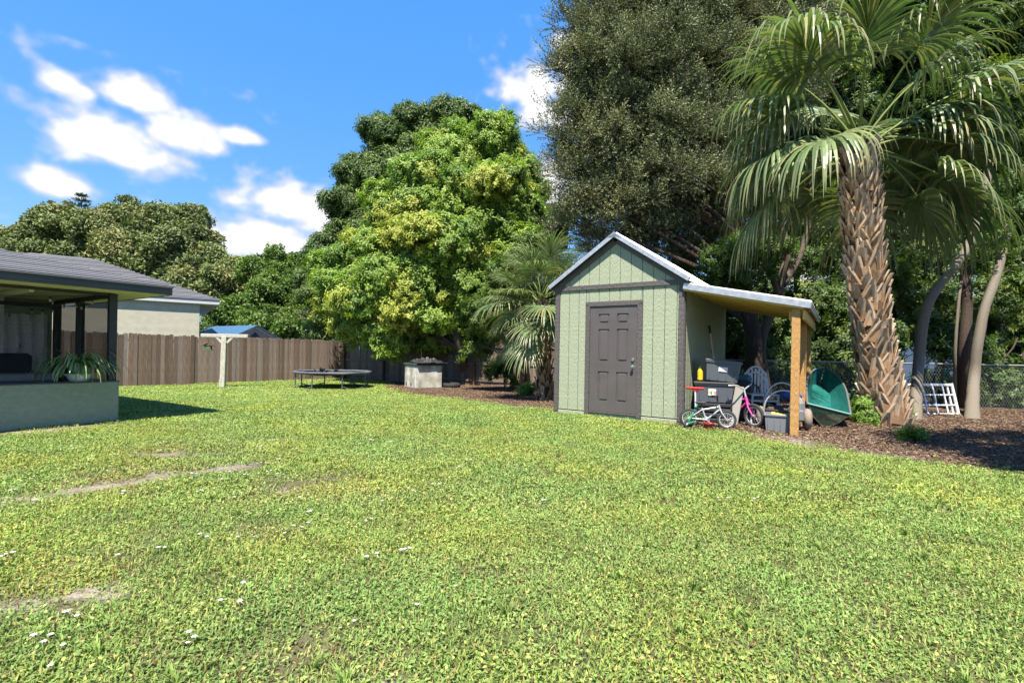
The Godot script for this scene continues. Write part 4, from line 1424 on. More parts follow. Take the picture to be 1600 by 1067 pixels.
	part("gutter_lip", bx(Vector3(0.585, 2.075, 2.98), Vector3(0.05, 0.03, 7.08), 0.008), M.fascia, s)
	part("gutter_lip", bx(Vector3(0.578, 2.008, 2.98), Vector3(0.03, 0.025, 7.07), 0.006), M.fascia, s)
	part("fascia", bx(Vector3(-1.43, 2.03, -0.555), Vector3(3.94, 0.135, 0.03), 0.005), M.fascia, s)
	var rf := MB.new()
	# hip roof: eaves at 2.09, ridge at 2.62
	var e0 := Vector3(0.60, 2.10, -0.60)
	var e1 := Vector3(0.60, 2.10, 7.0)
	var w0 := Vector3(-6.4, 2.10, -0.60)
	var w1 := Vector3(-6.4, 2.10, 7.0)
	var r0 := Vector3(-2.9, 3.05, 2.9)
	var r1 := Vector3(-2.9, 3.05, 7.0)
	rf.quad(e0, r0, r1, e1)
	rf.tri(e0, w0, r0)
	rf.quad(w0, w1, r1, r0)
	rf.quad(e0, e1, w1, w0)
	rf.tri(e1, r1, w1)
	part("roof", rf, M.shingle, s)
	# courses of shingles as thin steps up the slope that faces the yard
	var nrm := (r1 - e1).cross(Vector3(0, 0, -1)).normalized()
	if nrm.y < 0:
		nrm = -nrm
	for k in 22:
		var t := (k + 0.5) / 23.0
		var a := e0.lerp(r0, t)
		var b := e1.lerp(r1, t)
		var st := MB.new()
		var up := (r1 - e1).normalized()
		st.quad(a + nrm * 0.008, a + nrm * 0.001 + up * 0.16, b + nrm * 0.001 + up * 0.16, b + nrm * 0.008)
		st.quad(a + nrm * 0.008, b + nrm * 0.008, b - nrm * 0.002, a - nrm * 0.002)
		part("shingle_course", st, M.shingle if k % 3 else M.shingle2, s)
	# a white cloth hung along the house wall
	var cl := thing("shade_cloth", "ragged white cloth hanging on the porch's inner wall", "cloth", s.position, TURN)
	var cb := MB.new()
	var f := FastNoiseLite.new()
	f.frequency = 1.1
	f.seed = 4
	for i in 60:
		for j in 16:
			var p := []
			for q in [[i, j], [i + 1, j], [i + 1, j + 1], [i, j + 1]]:
				var z: float = 0.13 + q[0] * 0.032
				var y: float = 0.62 + q[1] * (1.07 / 16.0) + (0.03 * f.get_noise_2d(z * 9, 3) if q[1] == 16 else 0.0)
				p.append(Vector3(-2.69 + 0.035 * sin(z * 38.0 + 1.5 * f.get_noise_2d(z * 2, y)) + 0.03 * f.get_noise_2d(z * 6, y * 3), y, z))
			if f.get_noise_2d(i * 1.7, j * 0.45 + 30.0) > 0.52:
				continue
			cb.quad(p[0], p[3], p[2], p[1])
	part("cloth", cb, mat(Color(0.80, 0.79, 0.79), 0.95, noise_tex(0.04, Color(0.62, 0.60, 0.60), Color(1, 1, 1), 0, 256, 66), Vector3(6, 2, 6)), cl)
	# wicker armchair with dark cushions
	var wick := mat(Color(0.075, 0.045, 0.035), 0.7, noise_tex(0.08, Color(0.4, 0.4, 0.4), Color(1, 1, 1), 1, 256, 67), Vector3(4, 4, 4))
	var dark := mat(Color(0.022, 0.024, 0.028), 0.9)
	var grey := mat(Color(0.25, 0.25, 0.25), 0.95)
	var ch := thing("porch_sofa", "dark wicker sofa with black cushions inside the porch", "sofa", s.to_global(Vector3(-1.6, 0.05, 0.62)), TURN)
	part("base", bx(Vector3(0, 0.28, 0.55), Vector3(0.8, 0.46, 1.9), 0.03), wick, ch)
	part("arm", bx(Vector3(0, 0.36, -0.42), Vector3(0.82, 0.62, 0.16), 0.04), wick, ch)
	part("seat_cushion", bx(Vector3(0.04, 0.57, 0.55), Vector3(0.7, 0.14, 1.7), 0.05), grey, ch)
	part("back_cushion", bx(Vector3(-0.30, 0.76, 0.62), Vector3(0.18, 0.40, 1.45), 0.05), dark, ch)
	part("arm_cushion", bx(Vector3(0.0, 0.70, -0.42), Vector3(0.75, 0.06, 0.2), 0.028), dark, ch)
	# spider plant on the low wall
	var pl := thing("spider_plant", "bushy spider plant in a white pot on the porch wall", "plant", s.to_global(Vector3(-0.17, 0.625, 0.36)), TURN)
	var pot := MB.new()
	pot.lathe(Vector3.ZERO, [Vector2(0.0, 0.0), Vector2(0.10, 0.0), Vector2(0.12, 0.02), Vector2(0.15, 0.075), Vector2(0.185, 0.10), Vector2(0.175, 0.112), Vector2(0.14, 0.10), Vector2(0, 0.095)], 18)
	part("pot", pot, M.white, pl)
	var lf := MB.new()
	for i in 230:
		var a := rng.randf() * TAU
		var out := Vector3(cos(a), 0, sin(a))
		var sd := Vector3(-sin(a), 0, cos(a))
		var l := rng.randf_range(0.4, 0.85)
		var e := rng.randf_range(0.9, 1.6)
		var p := Vector3(0, 0.10, 0) + out * rng.randf() * 0.06
		var g := rng.randf()
		var q := Color(0.13, 0.23, 0.07).lerp(Color(0.42, 0.50, 0.28), g * g)
		for k in 7:
			var d := out * cos(e) + Vector3.UP * sin(e)
			var w := 0.011 * (1.0 - pow(k / 7.0, 2.0)) + 0.002
			var nx := p + d * l / 7.0
			lf.paint(q)
			lf.quad(p - sd * w, p + sd * w, nx + sd * w * 0.85, nx - sd * w * 0.85)
			p = nx
			e -= rng.randf_range(0.28, 0.5)
	part("leaves", lf, M.frond, pl)
	# string lights under the ceiling
	var sl := thing("string_lights", "dark string of small bulbs slung under the porch ceiling", "string lights", s.position, TURN)
	var wire := MB.new()
	var knots := [Vector3(-0.3, 1.93, 4.4), Vector3(-0.35, 1.93, 2.6), Vector3(-0.25, 1.93, 0.15), Vector3(-1.5, 1.92, 0.12), Vector3(-2.6, 1.82, 0.5), Vector3(-2.6, 1.72, 2.8)]
	for i in knots.size() - 1:
		var p := []
		for k in 15:
			var t := k / 14.0
			p.append(knots[i].lerp(knots[i + 1], t) + Vector3.DOWN * 0.11 * sin(t * PI))
		wire.tube(p, [0.004], 5)
		for k in range(2, 14, 3):
			var bl := MB.new()
			bl.lathe(p[k], [Vector2(0, 0.0), Vector2(0.012, -0.003), Vector2(0.013, -0.035), Vector2(0.010, -0.04)], 8)
			part("socket", bl, M.black, sl)
			bl = MB.new()
			bl.lathe(p[k], [Vector2(0.010, -0.04), Vector2(0.016, -0.055), Vector2(0.017, -0.066), Vector2(0.01, -0.08), Vector2(0, -0.083)], 10)
			part("bulb", bl, M.pale_trim, sl)
	part("wire", wire, M.black, sl)


func make_neighbours() -> void:
	M.pale_wall = mat(Color(0.50, 0.49, 0.39), 0.9, noise_tex(0.02, Color(0.88, 0.88, 0.88), Color(1, 1, 1), 0, 256, 71), Vector3(0.6, 0.6, 0.6))
	# house beyond the fence: right corner at x 310 in the picture
	var c := W(311, 515, 21.5)
	var h := thing("neighbour_house", "pale stucco house with grey hip roof beyond the wooden fence", "house", Vector3(c.x, -0.28, c.z), 0.62)
	part("wall", bx(Vector3(-5.0, 1.62, -4.0), Vector3(10.0, 3.3, 8.0), 0.01), M.pale_wall, h)
	part("soffit", bx(Vector3(-5.0, 3.285, -4.29), Vector3(11.4, 0.03, 8.82), 0.0), M.pale_trim, h)
	for q in [[Vector3(-5, 3.38, 0.14), Vector3(11.46, 0.19, 0.03)], [Vector3(0.71, 3.38, -4.3), Vector3(0.03, 0.19, 8.82)], [Vector3(-10.71, 3.38, -4.3), Vector3(0.03, 0.19, 8.82)]]:
		part("fascia", bx(q[0], q[1], 0.01), M.pale_trim, h)
	var rf := MB.new()
	var a := Vector3(0.76, 3.49, 0.19)
	var b := Vector3(0.76, 3.49, -8.76)
	var d := Vector3(-10.76, 3.49, -8.76)
	var e := Vector3(-10.76, 3.49, 0.19)
	var r0 := Vector3(-4.0, 5.35, -4)
	var r1 := Vector3(-6.0, 5.35, -4)
	rf.tri(a, b, r0)
	rf.quad(a, r0, r1, e)
	rf.quad(b, d, r1, r0)
	rf.tri(d, e, r1)
	rf.quad(a, e, d, b)
	part("roof", rf, M.shingle, h)
	for k in 24:
		var t := (k + 0.4) / 25.0
		var p := a.lerp(r0, t)
		var q := e.lerp(r1, t)
		var up := (r0 - a).slide(Vector3.RIGHT).normalized()
		var n := Vector3.RIGHT.cross(up).normalized()
		n = n if n.y > 0 else -n
		var st := MB.new()
		st.quad(q + n * 0.014, p + n * 0.014, p + n * 0.002 + up * 0.17, q + n * 0.002 + up * 0.17)
		st.quad(q - n * 0.002, p - n * 0.002, p + n * 0.014, q + n * 0.014)
		part("shingle_course", st, M.shingle if k % 3 else M.shingle2, h)
	# small outbuilding with a blue roof
	var g := W(398, 522, 27.5)
	var o := thing("blue_roofed_outbuilding", "small grey outbuilding with a blue metal roof past the fence", "outbuilding", Vector3(g.x, -0.42, g.z), 1.0)
	var wall := MB.new()
	wall.prism([Vector2(-1.6, 0), Vector2(1.6, 0), Vector2(1.6, 1.95), Vector2(0, 2.75), Vector2(-1.6, 1.95)], -4.5, 0.0)
	part("wall", wall, mat(Color(0.42, 0.41, 0.46), 0.85), o)
	var blue := mat(Color(0.07, 0.17, 0.33), 0.45, noise_tex(0.02, Color(0.7, 0.7, 0.7), Color(1, 1, 1), 0, 256, 72), Vector3(1, 1, 1))
	for sd in [-1.0, 1.0]:
		var rb := MB.new()
		rb.box(Vector3.ZERO, Vector3(2.05, 0.05, 4.9), 0.004)
		var rp := part("roof_sheet", rb, blue, o)
		rp.transform = Transform3D(Basis(Vector3(0, 0, 1), -sd * 0.4636), Vector3(sd * 0.90, 2.33, -2.25))
		var tb := MB.new()
		tb.box(Vector3.ZERO, Vector3(2.05, 0.12, 0.04), 0.004)
		var tp := part("rake_board", tb, M.white, o)
		tp.transform = Transform3D(Basis(Vector3(0, 0, 1), -sd * 0.4636), Vector3(sd * 0.88, 2.28, 0.03))
	var vt := MB.new()
	vt.prism([Vector2(-0.28, 2.15), Vector2(0.28, 2.15), Vector2(0, 2.42)], 0.0, 0.03)
	part("gable_vent", vt, M.fascia, o)
	# pale house glimpsed through the trees at the far right
	var k := ground_at(31, 27)
	var ph := thing("pale_house", "pale house glimpsed through the foliage at the right edge", "house", k, -0.3)
	part("wall", bx(Vector3(0, 1.4, 0), Vector3(14, 2.8, 8), 0.02), mat(Color(0.55, 0.56, 0.62), 0.8), ph)
	var pr := MB.new()
	pr.prism([Vector2(-7.5, 2.8), Vector2(7.5, 2.8), Vector2(6.8, 3.0), Vector2(0, 4.6), Vector2(-6.8, 3.0)], -4.5, 4.5)
	part("roof", pr, M.shingle, ph)


# ================= fences =================
func picket(w: float, h: float) -> ArrayMesh:
	var b := MB.new()
	b.prism([Vector2(-w / 2, 0), Vector2(w / 2, 0), Vector2(w / 2, h - 0.03), Vector2(w / 2 - 0.03, h), Vector2(-w / 2 + 0.03, h), Vector2(-w / 2, h - 0.03)], -0.008, 0.008)
	return b.mesh()


func wooden_fence(label: String, a: Vector2, b: Vector2, rails_in_front: bool, tones: Array) -> void:
	var length := a.distance_to(b)
	var turn := atan2(b.y - a.y, b.x - a.x)
	var o := thing("wooden_fence", label, "fence", Vector3(a.x, 0, -a.y), turn)
	var n := int(length / 0.1385)
	for i in n:
		var t := (i + 0.5) / n
		var p := a.lerp(b, t)
		var f := part("picket", pickets[rng.randi() % pickets.size()], tones[rng.randi() % tones.size()], o)
		f.transform = Transform3D(Basis(Vector3(0, 0, 1), rng.randf_range(-0.006, 0.006)), Vector3(t * length, gy(p.x, p.y) + rng.randf_range(-0.018, 0.025), rng.randf_range(-0.012, 0.012)))
	var sg := 1.0 if rails_in_front else -1.0
	var y0 := -0.28
	for h in [0.22, 0.92, 1.62]:
		part("rail", bx(Vector3(length / 2, y0 + h, sg * 0.032), Vector3(length, 0.088, 0.038), 0.004), tones[0], o)
	var k := 0.4
	while k < length:
		var m: Material = M.post_wood if rng.randf() < 0.6 else tones[1]
		part("post", bx(Vector3(k, y0 + 0.9, sg * 0.10), Vector3(0.09, 1.9, 0.09), 0.006), m, o)
		k += 2.4


var pickets := []


func make_fences() -> void:
	var streak := noise_tex(0.035, Color(0.50, 0.48, 0.47), Color(1, 1, 1), 0, 512, 81)
	var tones := []
	for q in [Color(0.40, 0.305, 0.245), Color(0.31, 0.225, 0.17), Color(0.47, 0.375, 0.31), Color(0.25, 0.185, 0.145), Color(0.37, 0.265, 0.195), Color(0.44, 0.37, 0.325)]:
		tones.append(mat(q, 0.9, streak, Vector3(7, 0.11, 7)))
	M.post_wood = mat(Color(0.22, 0.12, 0.07), 0.85, streak, Vector3(7, 0.5, 7))
	var grey := []
	for q in [Color(0.30, 0.25, 0.22), Color(0.25, 0.20, 0.17), Color(0.34, 0.29, 0.26), Color(0.22, 0.165, 0.135), Color(0.28, 0.215, 0.17)]:
		grey.append(mat(q, 0.92, streak, Vector3(7, 0.11, 7)))
	for i in 4:
		pickets.append(picket(rng.randf_range(0.1375, 0.141), rng.randf_range(1.80, 1.845)))
	wooden_fence("brown picket privacy fence along the left behind the clothesline post", Vector2(-19.0, 9.2), Vector2(-8.4, 24.0), false, tones)
	wooden_fence("weathered grey back fence with rails showing behind the trampoline", Vector2(-8.4, 24.0), Vector2(2.6, 18.75), true, grey)
	# chain-link fence
	var a := Vector2(2.2, 13.9)
	var b := Vector2(16.5, 11.9)
	var length := a.distance_to(b)
	var o := thing("chain_link_fence", "grey chain-link fence running behind the lean-to and palm", "fence", Vector3(a.x, 0, -a.y), atan2(b.y - a.y, b.x - a.x))
	M.galv = mat(Color(0.26, 0.275, 0.275), 0.5)
	M.galv.metallic = 0.5
	var y0 := -0.16
	var r := MB.new()
	r.rod(Vector3(0, y0 + 1.21, 0), Vector3(length, y0 + 1.21, 0), 0.021, 8)
	part("top_rail", r, M.galv, o)
	var k := 0.1
	while k < length:
		r = MB.new()
		r.rod(Vector3(k, y0 - 0.2, 0), Vector3(k, y0 + 1.23, 0), 0.026, 8)
		part("post", r, M.galv, o)
		k += 2.75
	r = MB.new()
	r.rod(Vector3(3.2, y0 + 0.25, 0.04), Vector3(4.9, y0 + 1.1, 0.04), 0.016, 6)
	part("brace", r, M.galv, o)
	for q in [4.3, 4.62]:
		r = MB.new()
		r.rod(Vector3(q, y0, 0.05), Vector3(q, y0 + 1.5, 0.05), 0.02, 6)
		part("gate_post", r, mat(Color(0.03, 0.07, 0.09), 0.5), o)
	var wm := MB.new()
	var x := 0.0
	while x < length:
		for s in [-1.0, 1.0]:
			var x1: float = x + s * 0.60
			var w := 0.002
			var p := Vector3(x, y0 + 0.0, s * 0.003)
			var q := Vector3(x1, y0 + 1.2, s * 0.003)
			var sd := Vector3(w, 0, 0)
			wm.quad(p - sd, p + sd, q + sd, q - sd)
		x += 0.062
	var wi := part("wire_mesh", wm, M.galv, o)
	wi.set_meta("kind", "stuff")


# ================= things in the yard =================
func make_yard() -> void:
	# clothesline post
	var paint := mat(Color(0.50, 0.50, 0.45), 0.75, noise_tex(0.03, Color(0.8, 0.79, 0.76), Color(1, 1, 1), 0, 256, 91), Vector3(2, 0.5, 2))
	var g := ground_at(-10.2, 17.4)
	var o := thing("clothesline_post", "white T-shaped clothesline post in front of the brown fence", "post", g, 0.1)
	var b := MB.new()
	b.box(Vector3(0.02, 0.86, 0), Vector3(0.17, 1.9, 0.13), 0.012, Basis(Vector3(0, 0, 1), -0.02))
	part("post", b, paint, o)
	part("foot", bx(Vector3(-0.06, 0.10, 0), Vector3(0.08, 0.38, 0.14), 0.02), paint, o)
	part("crossbar", bx(Vector3(0.05, 1.83, 0), Vector3(1.58, 0.12, 0.10), 0.01), paint, o)
	for sd in [-1.0, 1.0]:
		var c := MB.new()
		c.box(Vector3(0.05 + sd * 0.2, 1.70, 0), Vector3(0.34, 0.08, 0.08), 0.008, Basis(Vector3(0, 0, 1), sd * 0.8))
		part("brace", c, paint, o)
	# bird feeder
	var fp := W(325, 542, 17.5)
	o = thing("bird_feeder", "small green bird feeder with pitched roof hanging near the fence", "bird feeder", fp - Vector3(0, 0.12, 0), 0.2)
	part("box", bx(Vector3(0, 0.10, 0), Vector3(0.20, 0.14, 0.16), 0.006), mat(Color(0.07, 0.12, 0.06), 0.8), o)
	part("tray", bx(Vector3(0, 0.015, 0), Vector3(0.26, 0.02, 0.22), 0.005), mat(Color(0.07, 0.11, 0.06), 0.8), o)
	for sd in [-1.0, 1.0]:
		var rb := MB.new()
		rb.box(Vector3(sd * 0.085, 0.215, 0), Vector3(0.22, 0.018, 0.26), 0.004, Basis(Vector3(0, 0, 1), -sd * 0.5))
		part("roof_board", rb, mat(Color(0.19, 0.09, 0.05), 0.8), o)
	b = MB.new()
	b.rod(Vector3(0, 0.25, 0), Vector3(0.0, 0.62, 0.0), 0.005, 5)
	part("hanger", b, M.black, o)
	# trampoline
	var tc := ground_at(-6.65, 18.35)
	o = thing("trampoline", "old round trampoline with a sagging dark mat on thin legs", "trampoline", tc)
	var steel := mat(Color(0.13, 0.14, 0.15), 0.5)
	steel.metallic = 0.5
	b = MB.new()
	b.ring(Vector3(0, 0.56, 0), Vector3.UP, 1.32, 0.026, 40, 7)
	part("rim", b, steel, o)
	for i in 8:
		var a := TAU * i / 8.0 + 0.2
		b = MB.new()
		b.rod(Vector3(cos(a) * 1.30, 0.55, sin(a) * 1.30), Vector3(cos(a) * 1.30, -0.03, sin(a) * 1.30), 0.022, 7)
		part("leg", b, steel, o)
	for i in 4:
		var a := TAU * i / 4.0 + 0.2
		var a2 := a + TAU / 8.0
		b = MB.new()
		var p := []
		for k in 9:
			var t := k / 8.0
			var an := lerpf(a, a2, t)
			p.append(Vector3(cos(an) * 1.3, 0.02 + 0.10 * pow(absf(t - 0.5) * 2.0, 2.0), sin(an) * 1.3))
		b.tube(p, [0.02], 6)
		part("foot_bar", b, steel, o)
	b = MB.new()
	var f := FastNoiseLite.new()
	f.frequency = 0.7
	for i in 12:
		for j in 40:
			var q := []
			for e in [[i, j], [i, j + 1], [i + 1, j + 1], [i + 1, j]]:
				var rr: float = 1.27 * e[0] / 12.0
				var an: float = TAU * e[1] / 40.0
				q.append(Vector3(cos(an) * rr, 0.555 - 0.10 * (1.0 - pow(rr / 1.27, 2.0)) + 0.05 * f.get_noise_2d(cos(an) * rr * 3, sin(an) * rr * 3), sin(an) * rr))
			b.quad(q[0], q[1], q[2], q[3])
	part("mat", b, mat(Color(0.03, 0.033, 0.038), 0.7), o)
	b = MB.new()
	for k in 3:
		var p := []
		for i in 26:
			var an := TAU * i / 26.0
			p.append(Vector3(cos(an) * (1.36 - 0.05 * k), 0.59 + 0.035 * f.get_noise_2d(an * 6 + k * 9, 4), sin(an) * (1.36 - 0.05 * k)))
		b.tube(p, [0.03], 5, true)
	part("edge_pad", b, mat(Color(0.09, 0.10, 0.12), 0.7), o)
	b = MB.new()
	for i in 9:
		b.leaf(Vector3(rng.randf_range(-0.4, 0.3), 0.5, rng.randf_range(0.2, 0.9)), Vector3(rng.randf_range(-1, 1), 0.6, 0.2).normalized(), Vector3(0, 0.3, 1).normalized(), 0.34, 0.22, 0.1, 0.2)
	part("torn_flap", b, mat(Color(0.06, 0.066, 0.075), 0.7), o)
	# white storage box with tarp
	var pc := ground_at(-3.42, 19.1)
	var stain := noise_tex(0.008, Color(0.55, 0.55, 0.48), Color(1, 1, 1), 0, 512, 92)
	o = thing("storage_box", "stained white storage box by the back fence", "box", pc, 0.62)
	part("body", bx(Vector3(0, 0.42, 0), Vector3(1.12, 0.90, 0.98), 0.02), mat(Color(0.70, 0.71, 0.69), 0.8, stain, Vector3(0.7, 0.5, 0.7)), o)
	part("lid", bx(Vector3(0, 0.905, 0), Vector3(1.2, 0.07, 1.06), 0.015), mat(Color(0.035, 0.07, 0.055), 0.7), o)
	for q in [-0.3, 0.15]:
		part("latch", bx(Vector3(-0.57, 0.14, q), Vector3(0.03, 0.14, 0.05), 0.005), M.black, o)
	o = thing("crumpled_tarp", "crumpled black tarp heaped on the white storage box", "tarp", pc + Vector3(0.1, 0.945, 0), 0.62)
	b = MB.new()
	for i in 22:
		for j in 18:
			var q := []
			for e in [[i, j], [i, j + 1], [i + 1, j + 1], [i + 1, j]]:
				var x: float = -0.62 + e[0] * 0.0585
				var z: float = -0.55 + e[1] * 0.062
				var h := maxf(0.0, 1.0 - Vector2(x / 0.66, z / 0.58).length())
				q.append(Vector3(x, 0.01 + 0.15 * sqrt(h) + 0.20 * sqrt(h) * f.get_noise_2d(x * 5 + 3, z * 5) + 0.05 * absf(f.get_noise_2d(x * 22, z * 22)), z))
			b.quad(q[0], q[1], q[2], q[3])
	part("tarp", b, mat(Color(0.022, 0.022, 0.026), 0.55), o)
	var tyre := thing("old_tyre", "black tyre lying beside the white storage box", "tyre", ground_at(-2.35, 19.3) + Vector3(0, 0.09, 0))
	b = MB.new()
	b.ring(Vector3.ZERO, Vector3.UP, 0.26, 0.10, 26, 9)
	part("tread", b, mat(Color(0.02, 0.02, 0.021), 0.85), tyre)
	# canoe end beside the lean-to
	var cp := G(1287, 668)
	o = thing("green_boat", "teal green plastic boat propped up beside the lean-to post", "boat", cp, 0.0)
	var stern := Vector3(0, 0.0, 0)
	var way := Vector3(0.50, 0.0, -0.84).normalized()
	var teal := mat(Color(0.03, 0.22, 0.205), 0.3, noise_tex(0.012, Color(0.55, 0.6, 0.6), Color(1, 1, 1), 0, 512, 93), Vector3(2, 2, 2))
	var dirty := mat(Color(0.10, 0.11, 0.07), 0.55, noise_tex(0.012, Color(0.4, 0.4, 0.36), Color(1, 1, 1), 0, 512, 94), Vector3(2.5, 2.5, 2.5))
	# sections from the stern to the bow: [along, bottom y, half width at bottom, rim y, half width at rim]
	var hull := MB.new()
	var inner := MB.new()
	var gun := [[], []]
	var last := []
	var last_in := []
	var tilt := Basis(way, 0.22)
	for i in 13:
		var t := i / 12.0
		var along := t * 2.8
		var rise := 0.42 * t + 0.16 * t * t
		var wb := 0.14 * sin(PI * clampf(0.25 + 0.75 * (1.0 - t), 0, 1)) + 0.04 if t < 0.98 else 0.01
		var wr := lerpf(0.31, 0.33, sin(t * PI)) * (1.0 if t < 0.5 else sqrt(maxf(0.0, 1.0 - pow((t - 0.5) / 0.5, 2.0)))) + 0.008
		var depth := 0.33 + 0.06 * t
		var sd := Vector3(-way.z, 0, way.x)
		var ring := []
		var ring2 := []
		for q in [[-wr, depth], [-lerpf(wr, wb, 0.45), depth * 0.42], [-wb, 0.02], [wb, 0.0], [lerpf(wr, wb, 0.45), depth * 0.42], [wr, depth]]:
			var off: Vector3 = tilt * (sd * q[0] + Vector3.UP * q[1])
			ring.append(way * along + Vector3.UP * rise + off)
			var off2: Vector3 = tilt * (sd * q[0] * 0.94 + Vector3.UP * (q[1] * 0.94 + 0.024))
			ring2.append(way * along + Vector3.UP * rise + off2)
		if i > 0:
			for k in 5:
				hull.quad(last[k], ring[k], ring[k + 1], last[k + 1])
				inner.quad(last_in[k], last_in[k + 1], ring2[k + 1], ring2[k])
		else:
			hull.quad(ring[1], ring[2], ring[3], ring[4])
			hull.quad(ring[0], ring[1], ring[4], ring[5])
			inner.quad(ring2[4], ring2[3], ring2[2], ring2[1])
			inner.quad(ring2[5], ring2[4], ring2[1], ring2[0])
		gun[0].append(ring[0])
		gun[1].append(ring[5])
		last = ring
		last_in = ring2
	part("hull", hull, dirty, o)
	part("inside", inner, teal, o)
	for k in 2:
		b = MB.new()
		b.tube(gun[k], [0.02], 6)
		part("gunwale", b, mat(Color(0.12, 0.13, 0.14), 0.5), o)
	b = MB.new()
	b.tube([gun[0][0], gun[1][0]], [0.022], 6)
	part("stern_rim", b, mat(Color(0.05, 0.16, 0.145), 0.45), o)
	# white grid panel leaning at the wire fence
	g = G(1452, 649)
	o = thing("grid_panel", "white aluminium grid panel leaning against the wire fence", "panel", g, 0.12)
	o.rotation.x = -0.25
	var alu := mat(Color(0.70, 0.73, 0.76), 0.45)
	var wd := 1.44
	var ht := 0.66
	for y in [0.02, ht]:
		part("frame_bar", bx(Vector3(0, y, 0), Vector3(wd, 0.05, 0.035), 0.004), alu, o)
	for x in [-wd / 2, wd / 2]:
		part("frame_bar", bx(Vector3(x, ht / 2 + 0.01, 0), Vector3(0.05, ht + 0.05, 0.036), 0.004), alu, o)
	part("frame_bar", bx(Vector3(wd / 2 - 0.10, ht / 2, -0.02), Vector3(0.03, ht, 0.03), 0.003), alu, o)
	for k in range(1, 6):
		part("grid_bar", bx(Vector3(-wd / 2 + wd * k / 6.0, ht / 2, 0), Vector3(0.028, ht, 0.022), 0.003), alu, o)
	for k in range(1, 3):
		part("grid_bar", bx(Vector3(0, ht * k / 3.0, 0.002), Vector3(wd, 0.028, 0.022), 0.003), alu, o)


# ================= clutter under the lean-to =================
func wheel(parent: Node, at: Vector3, r: float, fat: float, tyre: Material, rim: Material, spokes := 14) -> void:
	var w := Node3D.new()
	w.name = "wheel"
	parent.add_child(w, true)
	w.position = at
	var b := MB.new()
	b.ring(Vector3.ZERO, Vector3(0, 0, 1), r - fat, fat, 28, 8)
	part("tyre", b, tyre, w)
	b = MB.new()
	b.ring(Vector3.ZERO, Vector3(0, 0, 1), r - fat * 2.2, fat * 0.5, 24, 5)
	b.rod(Vector3(0, 0, -0.03), Vector3(0, 0, 0.03), 0.016, 8)
	for i in spokes:
		var a := TAU * i / spokes
		b.rod(Vector3(0, 0, 0.02 if i % 2 else -0.02), Vector3(cos(a), sin(a), 0) * (r - fat * 2.1), 0.0022, 4)
	part("rim", b, rim, w)


func bicycle(label: String, at: Vector3, turn: float, r: float, base: float, frame: Material, bars: Material, lean := 0.0) -> Node3D:
	var o := thing("bicycle", label, "bicycle", at, turn, "bicycles under the lean-to")
	o.rotation.x = lean
	var fat := r * 0.13
	var tyre: Material = M.rubber
	wheel(o, Vector3(-base / 2, r, 0), r, fat, tyre, M.silver)
	wheel(o, Vector3(base / 2, r, 0), r, fat, tyre, M.silver)
	var k := r / 0.15
	var seat := Vector3(-base * 0.16, r + 0.17 * k, 0)
	var head := Vector3(base * 0.30, r + 0.20 * k, 0)
	var crank := Vector3(-base * 0.04, r * 0.9, 0)
	var b := MB.new()
	var t := 0.0125 * sqrt(k)
	b.rod(crank, seat, t)
	b.rod(crank, head - Vector3(0, 0.05 * k, 0), t * 1.2)
	b.rod(seat - Vector3(0, 0.03 * k, 0), head, t * 1.1)
	for z in [-0.025, 0.025]:
		b.rod(Vector3(-base / 2, r, z), crank + Vector3(0, 0, z * 0.4), t * 0.7)
		b.rod(Vector3(-base / 2, r, z), seat + Vector3(0, -0.03, z * 0.4), t * 0.7)
	b.rod(head + Vector3(-0.01, 0.03, 0) * k, head - Vector3(-0.02, 0.06, 0) * k, t * 1.5)
	part("frame", b, frame, o)
	b = MB.new()
	for z in [-0.03, 0.03]:
		b.tube([head + Vector3(0.02 * k, -0.05 * k, z * 0.5), head + Vector3(0.04 * k, -0.10 * k, z), Vector3(base / 2, r, z)], [t, t, t * 0.8], 6)
	part("fork", b, frame, o)
	b = MB.new()
	b.rod(head, head + Vector3(-0.03, 0.11, 0) * k, t)
	b.tube([head + Vector3(-0.09, 0.17, -0.20) * k, head + Vector3(-0.03, 0.17, -0.12) * k, head + Vector3(-0.03, 0.11, 0) * k, head + Vector3(-0.03, 0.17, 0.12) * k, head + Vector3(-0.09, 0.17, 0.20) * k], [t * 0.9], 7)
	part("handlebar", b, bars, o)
	b = MB.new()
	b.rod(seat, seat + Vector3(-0.01, 0.07, 0) * k, t * 0.9)
	b.box(seat + Vector3(-0.02, 0.085, 0) * k, Vector3(0.17, 0.035, 0.09) * k, 0.015)
	part("saddle", b, M.black, o)
	b = MB.new()
	b.ring(crank, Vector3(0, 0, 1), 0.045 * k, 0.006, 16, 5)
	b.rod(crank + Vector3(0, 0, -0.06), crank + Vector3(0, 0, 0.06), 0.008)
	b.rod(crank + Vector3(0, 0, 0.06), crank + Vector3(0.07 * k, -0.05 * k, 0.06), 0.007)
	b.box(crank + Vector3(0.07 * k, -0.05 * k, 0.09), Vector3(0.06, 0.015, 0.05), 0.003)
	b.rod(crank + Vector3(0, 0, -0.06), crank + Vector3(-0.07 * k, 0.05 * k, -0.06), 0.007)
	part("crank", b, M.silver, o)
	return o


